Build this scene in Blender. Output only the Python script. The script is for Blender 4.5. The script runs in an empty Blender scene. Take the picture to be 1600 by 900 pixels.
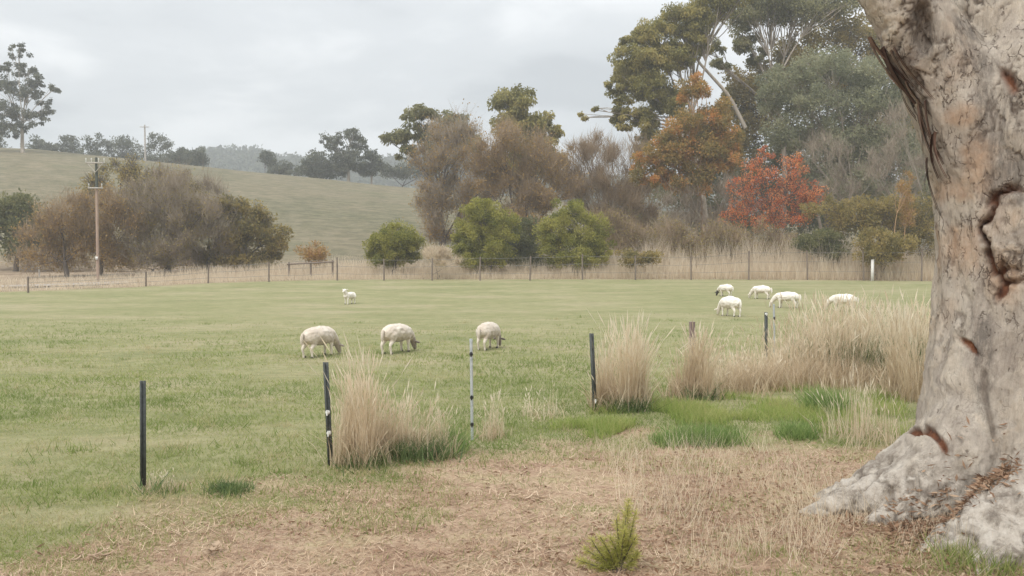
import bpy, bmesh, math, random
import numpy as np
from mathutils import Vector

scene = bpy.context.scene
COL = scene.collection
R = math.radians
rng = np.random.default_rng(7)
random.seed(7)

# ------------------------------------------------------------------ camera
CAM_H = 2.4
FPX = 1400.0                      # focal length in photo pixels (photo is 1600 wide)
PITCH = math.atan(59.0 / FPX)     # horizon at photo row 391
cam_d = bpy.data.cameras.new('camera')
cam = bpy.data.objects.new('camera', cam_d)
COL.objects.link(cam)
cam.location = (0, 0, CAM_H)
cam.rotation_euler = (R(90) - PITCH, 0, 0)
cam_d.sensor_width = 36.0
cam_d.lens = FPX / 1600.0 * 36.0
cam_d.clip_start = 0.1
cam_d.clip_end = 6000
scene.camera = cam

# ------------------------------------------------------------------ view
scene.view_settings.view_transform = 'Standard'
scene.view_settings.look = 'None'
scene.view_settings.exposure = 0.66
scene.view_settings.gamma = 1.0
scene.cycles.max_bounces = 7
scene.cycles.diffuse_bounces = 4
scene.cycles.transmission_bounces = 3
scene.cycles.volume_bounces = 1
scene.cycles.transparent_max_bounces = 6
scene.cycles.use_denoising = True

# ------------------------------------------------------------------ sun + overcast sky
SUN_EL, SUN_AZ = R(52), R(215)      # azimuth clockwise from +Y: behind and left of the camera
sd = bpy.data.lights.new('sun', 'SUN')
sd.energy = 1.5
sd.angle = R(25)
sd.color = (1.0, 0.96, 0.9)
sun = bpy.data.objects.new('sun', sd)
COL.objects.link(sun)
sv = Vector((math.sin(SUN_AZ) * math.cos(SUN_EL), math.cos(SUN_AZ) * math.cos(SUN_EL), math.sin(SUN_EL)))
sun.rotation_euler = (-sv).to_track_quat('-Z', 'Y').to_euler()

world = bpy.data.worlds.new("World")
scene.world = world
world.use_nodes = True
wn, wl = world.node_tree.nodes, world.node_tree.links
wn.clear()


def N(nodes, typ, **kw):
    n = nodes.new(typ)
    for k, v in kw.items():
        if k.startswith('_'):
            n.inputs[k[1:]].default_value = v
        else:
            setattr(n, k, v)
    return n


def math_node(nodes, links, op, a, b=None, clamp=False):
    n = nodes.new('ShaderNodeMath')
    n.operation = op
    n.use_clamp = clamp
    for i, v in enumerate((a, b)):
        if v is None:
            continue
        if isinstance(v, (int, float)):
            n.inputs[i].default_value = v
        else:
            links.new(v, n.inputs[i])
    return n.outputs[0]


def ramp(nodes, links, fac, stops, interp='LINEAR'):
    n = nodes.new('ShaderNodeValToRGB')
    cr = n.color_ramp
    cr.interpolation = interp
    while len(cr.elements) < len(stops):
        cr.elements.new(0.5)
    for e, (p, c) in zip(cr.elements, stops):
        e.position = p
        e.color = (c[0], c[1], c[2], 1) if not isinstance(c, (int, float)) else (c, c, c, 1)
    links.new(fac, n.inputs[0])
    return n.outputs[0]


SKY_ZENITH = 1.58
w_out = wn.new('ShaderNodeOutputWorld')
nish = wn.new('ShaderNodeTexSky')
nish.sky_type = 'NISHITA'
nish.sun_disc = False
nish.sun_elevation = SUN_EL
nish.sun_rotation = SUN_AZ
bg_sky = wn.new('ShaderNodeBackground')
bg_sky.inputs[1].default_value = 0.1
wl.new(nish.outputs[0], bg_sky.inputs[0])
tc = wn.new('ShaderNodeTexCoord')
sep = wn.new('ShaderNodeSeparateXYZ')
wl.new(tc.outputs['Generated'], sep.inputs[0])
zc = math_node(wn, wl, 'MAXIMUM', sep.outputs[2], 0.0)
zd = math_node(wn, wl, 'ADD', zc, 0.16)
cx = math_node(wn, wl, 'DIVIDE', sep.outputs[0], zd)
cy = math_node(wn, wl, 'DIVIDE', sep.outputs[1], zd)
comb = wn.new('ShaderNodeCombineXYZ')
wl.new(cx, comb.inputs[0]); wl.new(cy, comb.inputs[1])
comb.inputs[2].default_value = 21.3
nz1 = N(wn, 'ShaderNodeTexNoise', _Scale=0.55, _Detail=4.0, _Roughness=0.5)
wl.new(comb.outputs[0], nz1.inputs['Vector'])
nz2 = N(wn, 'ShaderNodeTexNoise', _Scale=1.7, _Detail=5.0, _Roughness=0.55, _Distortion=0.3)
wl.new(comb.outputs[0], nz2.inputs['Vector'])
nm = math_node(wn, wl, 'ADD', math_node(wn, wl, 'MULTIPLY', nz1.outputs[0], 0.65),
               math_node(wn, wl, 'MULTIPLY', nz2.outputs[0], 0.35))
ccol = ramp(wn, wl, nm, [(0.40, (0.64, 0.672, 0.70)), (0.5, (0.82, 0.852, 0.875)), (0.6, (1.08, 1.10, 1.11))], 'EASE')
# overcast luminance: the zenith is brighter than the horizon
cie = math_node(wn, wl, 'MULTIPLY', math_node(wn, wl, 'ADD', math_node(wn, wl, 'MULTIPLY', math_node(wn, wl, 'POWER', zc, 1.7), 2.0), 1.0), SKY_ZENITH / 3.0)
bg_cl = wn.new('ShaderNodeBackground')
wl.new(ccol, bg_cl.inputs[0])
wl.new(cie, bg_cl.inputs[1])
mixw = wn.new('ShaderNodeMixShader')
mixw.inputs[0].default_value = 0.94
wl.new(bg_sky.outputs[0], mixw.inputs[1])
wl.new(bg_cl.outputs[0], mixw.inputs[2])
wl.new(mixw.outputs[0], w_out.inputs[0])

# ------------------------------------------------------------------ numeric helpers
def _hash(ix, iy, iz):
    h = (ix.astype(np.int64) * 374761393 + iy.astype(np.int64) * 668265263 + iz.astype(np.int64) * 2147483647) & 0xffffffff
    h = ((h ^ (h >> 13)) * 1274126177) & 0xffffffff
    h = (h ^ (h >> 16)) & 0xffffffff
    return h.astype(np.float64) / 4294967295.0


def vnoise(P):
    P = np.asarray(P, float)
    i = np.floor(P)
    f = P - i
    f = f * f * f * (f * (f * 6 - 15) + 10)
    ix, iy, iz = i[:, 0], i[:, 1], i[:, 2]
    r = 0
    for dx in (0, 1):
        wx = f[:, 0] if dx else 1 - f[:, 0]
        for dy in (0, 1):
            wy = f[:, 1] if dy else 1 - f[:, 1]
            for dz in (0, 1):
                wz = f[:, 2] if dz else 1 - f[:, 2]
                r = r + wx * wy * wz * _hash(ix + dx, iy + dy, iz + dz)
    return r


def fbm(P, octaves=4, gain=0.5):
    P = np.asarray(P, float)
    a, s, t = 1.0, 0.0, 0.0
    for o in range(octaves):
        s = s + a * vnoise(P * (2.03 ** o) + 17.3 * o)
        t += a
        a *= gain
    return s / t


def smooth(a, b, x):
    t = np.clip((x - a) / (b - a), 0, 1)
    return t * t * (3 - 2 * t)


CP, SP = math.cos(PITCH), math.sin(PITCH)


def ray(px, py):
    a, b = (px - 800) / FPX, -(py - 450) / FPX
    return np.array([a, CP + b * SP, -SP + b * CP])


def at(px, py, Y):
    """the world point at depth Y that a photo measurement stands for"""
    d = ray(px, py)
    return np.array([0, 0, CAM_H]) + d * (Y / d[1])


# ------------------------------------------------------------------ terrain height
CREST_PX = [-900, -200, 0, 60, 260, 330, 480, 650, 800, 1000, 1500, 2600]
CREST_PY = [215, 228, 236, 238, 257, 262, 275, 291, 305, 325, 345, 350]
FAR_PX = [-900, 250, 330, 400, 440, 500, 620, 700, 1000, 2600]
FAR_PY = [274, 268, 254, 254, 266, 272, 268, 266, 278, 300]
CREST_D, FAR_D = 165.0, 620.0


def H(x, y):
    x = np.asarray(x, float); y = np.asarray(y, float)
    yy = np.maximum(y, 20.0)
    u = np.clip(x / yy, -1.2, 1.3)
    px = 800 + FPX * u
    Y = np.maximum(y, 0)
    base = 0.9 * smooth(34, 90, Y)
    zc_ = CAM_H + CREST_D * (391 - np.interp(px, CREST_PX, CREST_PY)) / FPX
    zf_ = CAM_H + FAR_D * (391 - np.interp(px, FAR_PX, FAR_PY)) / FPX
    t = np.clip((Y - 72) / (CREST_D - 72), 0, 1)
    rise = 0.45 * t + 0.55 * t * t * (3 - 2 * t)
    z = base + (zc_ - 0.9) * rise
    z = z - (zc_ * 0.30) * smooth(CREST_D, 300, Y)
    z = z + (zf_ - 0.7 * zc_) * smooth(320, FAR_D, Y)
    z = z + np.where(Y > 80, (fbm(np.stack([x * 0.03, y * 0.03, 0 * x], -1).reshape(-1, 3), 2).reshape(x.shape) - 0.5) * 1.2 * smooth(80, 130, Y), 0)
    # near field: gentle bumps; bank under the viewer and round the big gum
    nb = fbm(np.stack([x * 0.45, y * 0.45, 0 * x + 4.2], -1).reshape(-1, 3), 3).reshape(x.shape) - 0.5
    z = z + nb * 0.10 * (1 - smooth(16, 40, Y)) + nb * 0.1 * smooth(2, 9, Y) * (1 - smooth(9, 14, Y))
    z = z + 0.75 * (1 - smooth(1.0, 5.0, y)) * (np.abs(y) < 60)
    z = z + 0.22 * np.exp(-(((x - 4.7) / 1.5) ** 2 + ((y - 8.2) / 1.2) ** 2))
    return z


def h1(x, y):
    return float(H(np.array([x]), np.array([y]))[0])


def ground(px, py):
    """where the ground lies under a photo measurement"""
    d = ray(px, py)
    ts = np.geomspace(4, 700, 6000)
    X, Yv, Z = d[0] * ts, d[1] * ts, CAM_H + d[2] * ts
    hit = np.nonzero(Z <= H(X, Yv))[0]
    k = hit[0] if len(hit) else len(ts) - 1
    return np.array([X[k], Yv[k], h1(X[k], Yv[k])])


LINE_X = [-30, -4.6, -4.1, -3.6, -2.0, -0.5, 0.4, 1.3, 2.4, 5.0, 9.0]
LINE_Y = [3.0, 4.8, 6.4, 7.75, 8.75, 10.6, 11.0, 11.4, 11.2, 11.1, 12.0]


def dryness(x, y):
    """1 on the bare straw-covered ground this side of the fence, 0 in the paddock"""
    s = np.interp(x, LINE_X, LINE_Y) - y
    n = (fbm(np.stack([x * 0.8, y * 1.1, 0 * x + 9], -1), 5, .62) - 0.5) * 3.4
    return smooth(-0.95, 0.95, s + n)


def edge_y(x):
    """far edge of the paddock, where the dry belt begins"""
    return np.interp(x, [EDGE[0][0], *[e[0] for e in EDGE[1:]]], [e[1] for e in EDGE])


EDGE = sorted([tuple(ground(a, b)[:2]) for a, b in ((-500, 470), (-200, 462), (0, 456), (200, 449), (350, 441), (520, 437), (900, 436), (1200, 437), (1460, 439), (1700, 440), (2200, 445))])

# ------------------------------------------------------------------ mesh helpers
class MB:
    """collects quads and triangles, with one tint number per face, for ONE mesh"""
    def __init__(self):
        self.V, self.Q, self.T, self.tq, self.tt, self.n = [], [], [], [], [], 0

    def quads(self, V, F, tint):
        V = np.asarray(V, float).reshape(-1, 3); F = np.asarray(F, int).reshape(-1, 4)
        self.V.append(V); self.Q.append(F + self.n); self.n += len(V)
        self.tq.append(np.broadcast_to(tint, (len(F),)).astype(float))

    def tris(self, V, F, tint):
        V = np.asarray(V, float).reshape(-1, 3); F = np.asarray(F, int).reshape(-1, 3)
        self.V.append(V); self.T.append(F + self.n); self.n += len(V)
        self.tt.append(np.broadcast_to(tint, (len(F),)).astype(float))

    def build(self, name, mat, parent=None, sm=False, origin=None):
        V = np.concatenate(self.V) if self.V else np.zeros((0, 3))
        if origin is not None:
            V = V - np.asarray(origin)
        loops, starts, tint, o = [], [], [], 0
        if self.Q:
            q = np.concatenate(self.Q); loops.append(q.ravel()); starts.append(o + 4 * np.arange(len(q))); o += 4 * len(q); tint.append(np.concatenate(self.tq))
        if self.T:
            t = np.concatenate(self.T); loops.append(t.ravel()); starts.append(o + 3 * np.arange(len(t))); o += 3 * len(t); tint.append(np.concatenate(self.tt))
        me = bpy.data.meshes.new(name)
        me.vertices.add(len(V)); me.vertices.foreach_set('co', V.astype(np.float32).ravel())
        L = np.concatenate(loops).astype(np.int32); S = np.concatenate(starts).astype(np.int32)
        me.loops.add(len(L)); me.loops.foreach_set('vertex_index', L)
        me.polygons.add(len(S)); me.polygons.foreach_set('loop_start', S)
        me.update(calc_edges=True)
        a = me.attributes.new('tint', 'FLOAT', 'FACE')
        a.data.foreach_set('value', np.concatenate(tint).astype(np.float32))
        if sm:
            me.polygons.foreach_set('use_smooth', np.ones(len(S), bool))
        return link(name, me, mat, parent)


def link(name, me, mat, parent=None):
    o = bpy.data.objects.new(name, me)
    COL.objects.link(o)
    if mat is not None:
        me.materials.append(mat)
    if parent is not None:
        o.parent = parent
    return o


def tag(o, label=None, cat=None, group=None, kind=None):
    for k, v in (('label', label), ('category', cat), ('group', group), ('kind', kind)):
        if v:
            o[k] = v
    return o


def empty(name, loc, rz=0.0):
    o = bpy.data.objects.new(name, None)
    o.empty_display_size = 0.3
    COL.objects.link(o)
    o.location = tuple(float(v) for v in loc)
    o.rotation_euler = (0, 0, rz)
    return o


def tube(mb, P, rad, sides=6, tint=0.5, cap=True):
    P = np.asarray(P, float); n = len(P)
    rad = np.broadcast_to(rad, (n,)).astype(float)
    T = np.gradient(P, axis=0); T /= np.linalg.norm(T, axis=1, keepdims=True) + 1e-9
    ref = np.array([0.31, 0.95, 0.05]) if abs(T[0][2]) > 0.7 else np.array([0, 0, 1.0])
    A = np.cross(T, ref); A /= np.linalg.norm(A, axis=1, keepdims=True) + 1e-9
    B = np.cross(T, A)
    th = np.linspace(0, 2 * np.pi, sides, endpoint=False)
    V = (P[:, None] + rad[:, None, None] * (np.cos(th)[None, :, None] * A[:, None] + np.sin(th)[None, :, None] * B[:, None])).reshape(-1, 3)
    i = np.arange(n - 1)[:, None] * sides; k = np.arange(sides)[None]; k2 = (k + 1) % sides
    F = np.stack([i + k, i + sides + k, i + sides + k2, i + k2], -1).reshape(-1, 4)
    mb.quads(V, F, tint)
    if cap:
        for ring, c in ((0, P[0]), (n - 1, P[-1])):
            Vc = np.vstack([V[ring * sides:(ring + 1) * sides], c])
            Fc = [[sides, a, (a + 1) % sides] if ring == 0 else [sides, (a + 1) % sides, a] for a in range(sides)]
            mb.tris(Vc, Fc, tint)


def box(mb, c, s, tint=0.5, rz=0.0):
    c = np.asarray(c, float); s = np.asarray(s, float) / 2
    V = np.array([[x, y, z] for z in (-1, 1) for y in (-1, 1) for x in (-1, 1)], float) * s
    ca, sa = math.cos(rz), math.sin(rz)
    V = np.stack([V[:, 0] * ca - V[:, 1] * sa, V[:, 0] * sa + V[:, 1] * ca, V[:, 2]], -1) + c
    mb.quads(V, [[0, 2, 3, 1], [4, 5, 7, 6], [0, 1, 5, 4], [2, 6, 7, 3], [0, 4, 6, 2], [1, 3, 7, 5]], tint)


def unit(n, r=rng):
    v = r.normal(size=(n, 3))
    return v / np.linalg.norm(v, axis=1, keepdims=True)


def leaves(mb, P, D, L, W, tint, r=rng):
    """one diamond-shaped leaf per point: base P, direction D, length L, half-width W"""
    n = len(P)
    D = D / (np.linalg.norm(D, axis=1, keepdims=True) + 1e-9)
    S = np.cross(D, unit(n, r)); S /= np.linalg.norm(S, axis=1, keepdims=True) + 1e-9
    L = np.broadcast_to(L, (n,))[:, None]; W = np.broadcast_to(W, (n,))[:, None]
    nrm = np.cross(D, S)
    V = np.stack([P, P + D * L * .5 + S * W + nrm * W * .4, P + D * L, P + D * L * .5 - S * W + nrm * W * .4], 1).reshape(-1, 3)
    mb.quads(V, np.arange(4 * n).reshape(-1, 4), tint)


def blades(mb, P, D, W, tint, r=rng):
    """one pointed blade (triangle) per point"""
    n = len(P)
    a = r.uniform(0, 2 * np.pi, n)
    S = np.stack([np.cos(a), np.sin(a), 0 * a], -1) * np.broadcast_to(W, (n,))[:, None]
    V = np.stack([P - S, P + S, P + D], 1).reshape(-1, 3)
    mb.tris(V, np.arange(3 * n).reshape(-1, 3), tint)


# ------------------------------------------------------------------ materials
def new_mat(name):
    m = bpy.data.materials.new(name)
    m.use_nodes = True
    nt = m.node_tree
    nt.nodes.clear()
    out = nt.nodes.new('ShaderNodeOutputMaterial')
    return m, nt.nodes, nt.links, out


def leaf_mat(name, stops, transl=0.3, patch=0.25, rough=0.7):
    """colour by the leaf's own tint number, with slow drift through the plant"""
    m, n, l, out = new_mat(name)
    at_ = N(n, 'ShaderNodeAttribute', attribute_name='tint')
    g = n.new('ShaderNodeNewGeometry')
    nz = N(n, 'ShaderNodeTexNoise', _Scale=0.8, _Detail=3.0)
    l.new(g.outputs['Position'], nz.inputs['Vector'])
    f = math_node(n, l, 'ADD', at_.outputs['Fac'], math_node(n, l, 'MULTIPLY', math_node(n, l, 'SUBTRACT', nz.outputs[0], 0.5), patch * 2), True)
    k = len(stops) - 1
    c = ramp(n, l, f, [(i / k, s) for i, s in enumerate(stops)])
    d = N(n, 'ShaderNodeBsdfPrincipled', _Roughness=rough)
    d.inputs['Specular IOR Level'].default_value = 0.25
    l.new(c, d.inputs['Base Color'])
    t = n.new('ShaderNodeBsdfTranslucent')
    l.new(c, t.inputs[0])
    mx = n.new('ShaderNodeMixShader'); mx.inputs[0].default_value = transl
    l.new(d.outputs[0], mx.inputs[1]); l.new(t.outputs[0], mx.inputs[2])
    l.new(mx.outputs[0], out.inputs[0])
    return m


def solid_mat(name, c1, c2, scale=8.0, stretch=(1, 1, 1), rough=0.8, bump=0.3, spec=0.3, metal=0.0, c3=None):
    m, n, l, out = new_mat(name)
    tcn = n.new('ShaderNodeTexCoord')
    mp = n.new('ShaderNodeMapping'); mp.inputs['Scale'].default_value = stretch
    l.new(tcn.outputs['Object'], mp.inputs[0])
    nz = N(n, 'ShaderNodeTexNoise', _Scale=scale, _Detail=6.0, _Roughness=0.6)
    l.new(mp.outputs[0], nz.inputs['Vector'])
    st = [(0.32, c1), (0.68, c2)] if c3 is None else [(0.3, c1), (0.5, c2), (0.7, c3)]
    c = ramp(n, l, nz.outputs[0], st)
    d = N(n, 'ShaderNodeBsdfPrincipled', _Roughness=rough, _Metallic=metal)
    d.inputs['Specular IOR Level'].default_value = spec
    l.new(c, d.inputs['Base Color'])
    if bump:
        b = N(n, 'ShaderNodeBump', _Strength=bump, _Distance=0.02)
        l.new(nz.outputs[0], b.inputs['Height']); l.new(b.outputs[0], d.inputs['Normal'])
    l.new(d.outputs[0], out.inputs[0])
    return m


M = {}
M['gum_leaf'] = leaf_mat('gum_leaf', [(.16, .16, .085), (.27, .265, .13), (.38, .345, .18)], .5)
M['gum_leaf_gold'] = leaf_mat('gum_leaf_gold', [(.17, .165, .06), (.33, .30, .10), (.50, .41, .15)], .5, .45)
M['ridge_leaf'] = leaf_mat('ridge_leaf', [(.09, .10, .075), (.145, .155, .11), (.2, .205, .14)], .45)
M['wattle_leaf'] = leaf_mat('wattle_leaf', [(.19, .20, .125), (.30, .31, .19), (.41, .395, .25)], .5)
M['rust_leaf'] = leaf_mat('rust_leaf', [(.22, .19, .07), (.42, .29, .095), (.66, .32, .115)], .5, .6)
M['olive_leaf'] = leaf_mat('olive_leaf', [(.19, .17, .065), (.34, .275, .10), (.45, .34, .13)], .5)
M['bush_leaf'] = leaf_mat('bush_leaf', [(.16, .18, .045), (.33, .32, .07), (.48, .44, .12)], .5)
M['bush_leaf_dark'] = leaf_mat('bush_leaf_dark', [(.12, .135, .065), (.20, .205, .09), (.29, .275, .12)], .5)
M['maple_leaf'] = leaf_mat('maple_leaf', [(.52, .155, .07), (.80, .26, .10), (.82, .44, .19)], .5)
M['twig'] = leaf_mat('twig', [(.25, .205, .16), (.35, .29, .225), (.46, .39, .305)], transl=0.35)
M['twig_brown'] = leaf_mat('twig_brown', [(.24, .175, .115), (.36, .27, .18), (.46, .355, .24)], transl=0.35)
M['autumn_leaf'] = leaf_mat('autumn_leaf', [(.28, .19, .07), (.42, .28, .10), (.52, .34, .13)], .5)
M['dry_grass'] = leaf_mat('dry_grass', [(.44, .335, .22), (.70, .58, .415), (.85, .76, .60)], transl=0.5, patch=0.2)
M['belt_grass'] = leaf_mat('belt_grass', [(.52, .42, .31), (.70, .60, .46), (.82, .73, .59)], transl=0.55, patch=0.35)
M['straw'] = leaf_mat('straw', [(.27, .165, .11), (.46, .32, .215), (.68, .54, .39)], transl=0.2, patch=0.15)
M['litter'] = leaf_mat('litter', [(.19, .11, .07), (.32, .2, .125), (.48, .36, .25)], transl=0.2, patch=0.2)
M['field_blade'] = leaf_mat('field_blade', [(.185, .25, .065), (.31, .35, .115), (.50, .43, .25)], transl=0.5, patch=0.5)
M['lush_blade'] = leaf_mat('lush_blade', [(.17, .26, .06), (.31, .39, .10), (.52, .50, .22)], transl=0.5, patch=.5)
M['dark_blade'] = leaf_mat('dark_blade', [(.08, .13, .05), (.14, .2, .075), (.22, .27, .11)], transl=0.4)
M['tuft_blade'] = leaf_mat('tuft_blade', [(.13, .21, .06), (.23, .33, .10), (.37, .45, .17)], transl=0.5)
M['needle'] = leaf_mat('needle', [(.30, .32, .08), (.52, .52, .15), (.70, .64, .28)], transl=0.6)
M['pale_bark'] = solid_mat('pale_bark', (.22, .18, .14), (.48, .42, .35), 1.2, (2, 2, .5))
M['orange_bark'] = solid_mat('orange_bark', (.3, .16, .075), (.55, .35, .2), 1.2, (2, 2, .5))
M['grey_bark'] = solid_mat('grey_bark', (.075, .06, .05), (.17, .14, .12), 3, (1, 1, .3))
M['pole_wood'] = solid_mat('pole_wood', (.30, .215, .17), (.43, .32, .25), 5, (4, 4, .3))
M['pole_dark'] = solid_mat('pole_dark', (.05, .06, .05), (.10, .11, .095), 5, (4, 4, .3))
M['cross_wood'] = solid_mat('cross_wood', (.36, .33, .3), (.52, .48, .44), 6)
M['ceramic'] = solid_mat('ceramic', (.6, .6, .58), (.75, .75, .72), 6, rough=.4, bump=0)
M['post_wood'] = solid_mat('post_wood', (.12, .095, .08), (.26, .21, .17), 9, (3, 3, .4))
M['post_pinkish'] = solid_mat('post_pinkish', (.14, .1, .095), (.3, .23, .21), 9, (3, 3, .4))
M['black_steel'] = solid_mat('black_steel', (.035, .04, .037), (.085, .093, .086), 25, rough=.55, bump=.15, spec=.4)
M['galvanised'] = solid_mat('galvanised', (.42, .46, .48), (.62, .66, .68), 30, rough=.4, bump=.1, metal=.35)
M['black_plastic'] = solid_mat('black_plastic', (.015, .015, .017), (.03, .03, .033), 20, rough=.4, bump=0)
M['white_plastic'] = solid_mat('white_plastic', (.7, .7, .68), (.82, .82, .8), 20, rough=.45, bump=0)
M['white_paint'] = solid_mat('white_paint', (.62, .6, .56), (.8, .78, .74), 9, rough=.6)
M['wire'] = solid_mat('wire', (.2, .19, .18), (.35, .33, .31), 20, rough=.5, bump=0, metal=.4)

# --- ground: colour comes from what grows there (zone numbers stored on the sheet)
def ground_material():
    m, n, l, out = new_mat('ground')
    g = n.new('ShaderNodeNewGeometry')
    zone = N(n, 'ShaderNodeAttribute', attribute_name='zone_dry')
    hill = N(n, 'ShaderNodeAttribute', attribute_name='zone_hill')
    belt = N(n, 'ShaderNodeAttribute', attribute_name='zone_belt')
    wood = N(n, 'ShaderNodeAttribute', attribute_name='zone_wood')

    def noise(scale, detail=5, rough=.6, st=(1, 1, 1)):
        mp = n.new('ShaderNodeMapping'); mp.inputs['Scale'].default_value = st
        l.new(g.outputs['Position'], mp.inputs[0])
        z = N(n, 'ShaderNodeTexNoise', _Scale=scale, _Detail=float(detail), _Roughness=rough)
        l.new(mp.outputs[0], z.inputs['Vector'])
        return z.outputs[0]

    def mix(f, a, b):
        x = n.new('ShaderNodeMix'); x.data_type = 'RGBA'
        if isinstance(f, float): x.inputs[0].default_value = f
        else: l.new(f, x.inputs[0])
        l.new(a, x.inputs[6]); l.new(b, x.inputs[7])
        return x.outputs[2]
    fld = ramp(n, l, noise(0.22, 9, .68, (.8, 1.6, 1)), [(0.34, (.165, .18, .075)), (0.45, (.22, .222, .10)), (0.54, (.28, .262, .14)), (0.66, (.37, .31, .205))])
    fld2 = ramp(n, l, noise(2.6, 9, .8, (.6, 1.3, 1)), [(0.38, (.14, .155, .068)), (0.62, (.36, .335, .195))])
    fld = mix(0.45, fld, fld2)
    dry = ramp(n, l, noise(1.3, 10, .74, (.7, 1.3, 1)), [(0.34, (.18, .10, .072)), (0.44, (.34, .215, .15)), (0.53, (.47, .345, .24)), (0.63, (.42, .35, .2)), (0.72, (.28, .29, .12))])
    dry2 = ramp(n, l, noise(26.0, 6, .75), [(0.38, (.15, .09, .06)), (0.62, (.50, .39, .27))])
    dry = mix(0.42, dry, dry2)
    edge = math_node(n, l, 'ADD', zone.outputs['Fac'], math_node(n, l, 'MULTIPLY', math_node(n, l, 'SUBTRACT', noise(1.3, 8, .7), .5), 1.2), True)
    c = mix(edge, fld, dry)
    blt = ramp(n, l, noise(0.6, 6, .65), [(0.35, (.21, .155, .105)), (0.6, (.36, .28, .2))])
    c = mix(belt.outputs['Fac'], c, blt)
    hl = ramp(n, l, noise(0.05, 9, .68, (.55, 1.5, 1)), [(0.32, (.105, .108, .06)), (0.46, (.145, .135, .083)), (0.56, (.19, .162, .108)), (0.68, (.12, .128, .068))])
    hl2 = ramp(n, l, noise(0.9, 9, .85, (.5, 1.0, 1)), [(0.42, (.065, .068, .034)), (0.58, (.27, .225, .15))])
    c = mix(hill.outputs['Fac'], c, mix(0.5, hl, hl2))
    wd = ramp(n, l, noise(0.08, 8, .7), [(0.35, (.035, .045, .03)), (0.65, (.085, .095, .06))])
    c = mix(wood.outputs['Fac'], c, wd)
    d = N(n, 'ShaderNodeBsdfPrincipled', _Roughness=0.95)
    d.inputs['Specular IOR Level'].default_value = 0.1
    l.new(c, d.inputs['Base Color'])
    b = N(n, 'ShaderNodeBump', _Strength=0.7, _Distance=0.04)
    l.new(noise(14.0, 8, .75), b.inputs['Height']); l.new(b.outputs[0], d.inputs['Normal'])
    l.new(d.outputs[0], out.inputs[0])
    return m


M['ground'] = ground_material()


def build_ground():
    front = np.linspace(-48, 48, 300)
    back = np.linspace(48, 312, 45)[1:-1]
    ang = np.radians(np.concatenate([front, back]))
    rad = np.concatenate([[0.6, 2.0, 3.5], np.geomspace(4.8, 40, 150), np.geomspace(40.6, 330, 110), np.geomspace(345, 3500, 40)])
    A, Rr = np.meshgrid(ang, rad)
    X, Yv = Rr * np.sin(A), Rr * np.cos(A)
    Z = H(X, Yv)
    Z = np.where(Rr > 1200, Z * (1 - 0.5 * smooth(1200, 3500, Rr)), Z)
    na, nr = len(ang), len(rad)
    V = np.stack([X, Yv, Z], -1).reshape(-1, 3)
    i = np.arange(nr - 1)[:, None] * na; k = np.arange(na)[None]; k2 = (k + 1) % na
    F = np.stack([i + k, i + k2, i + na + k2, i + na + k], -1).reshape(-1, 4)
    F = F[:, ::-1]
    mb = MB(); mb.quads(V, F, 0.5)
    c = np.vstack([V[:na], [[0, 0, h1(0, 0)]]])
    mb.tris(c, [[na, (a + 1) % na, a] for a in range(na)], 0.5)
    o = mb.build('ground', M['ground'], sm=True)
    me = o.data
    P = np.concatenate([V, c])
    x, y = P[:, 0], P[:, 1]
    dr = dryness(x, y) * (y < 40)
    ey = np.interp(x, [e[0] for e in EDGE], [e[1] for e in EDGE])
    belt = smooth(-0.6, 0.6, y - ey)
    hill = smooth(72, 84, y)
    wood = smooth(270, 340, np.hypot(x, y))
    for nm_, v in (('zone_dry', dr), ('zone_belt', belt), ('zone_hill', hill), ('zone_wood', wood)):
        a = me.attributes.new(nm_, 'FLOAT', 'POINT')
        a.data.foreach_set('value', np.asarray(v, np.float32))
    # faces must look up
    bm = bmesh.new(); bm.from_mesh(me)
    if sum(f.normal.z for f in bm.faces) < 0:
        bmesh.ops.reverse_faces(bm, faces=bm.faces)
        bm.to_mesh(me)
    bm.free()
    tag(o, kind='structure')


build_ground()

# pale gravel track behind the far fence, at the left
def build_track():
    xs = np.linspace(-60, -24, 60)
    e = np.interp(xs, [q[0] for q in EDGE], [q[1] for q in EDGE])
    mb = MB()
    V = []
    for w in (3.4, 4.8, 6.2):
        yv = e + w + 0.25 * np.sin(xs * 0.7 + w)
        V.append(np.stack([xs, yv, H(xs, yv) + 0.10], -1))
    V = np.stack(V).reshape(-1, 3)
    n = len(xs); i = np.arange(2)[:, None] * n; k = np.arange(n - 1)[None]
    mb.quads(V, np.stack([i + k, i + k + 1, i + n + k + 1, i + n + k], -1).reshape(-1, 4), .5)
    o = mb.build('gravel_track', solid_mat('gravel', (.27, .235, .2), (.38, .34, .3), 2.0, bump=.4), sm=True)
    tag(o, kind='structure')


build_track()


# ------------------------------------------------------------------ trees
def lobes_world(lobes, Y, thick=0.9):
    out = []
    for (px, py, rx, ry, *dd) in lobes:
        d = dd[0] if dd else 0.0
        c = at(px, py, Y + d)
        s = (Y + d) / FPX
        out.append((c, np.array([rx * s, max(rx * s * thick, 0.5), ry * s])))
    return out


def curve(a, b, sag=0.12, n=6, r=rng):
    a, b = np.asarray(a, float), np.asarray(b, float)
    t = np.linspace(0, 1, n)[:, None]
    L = np.linalg.norm(b - a)
    m = (a + b) / 2 + np.array([r.normal() * sag * L, r.normal() * sag * L, abs(r.normal()) * sag * L * .6])
    return (1 - t) ** 2 * a + 2 * t * (1 - t) * m + t * t * b


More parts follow.
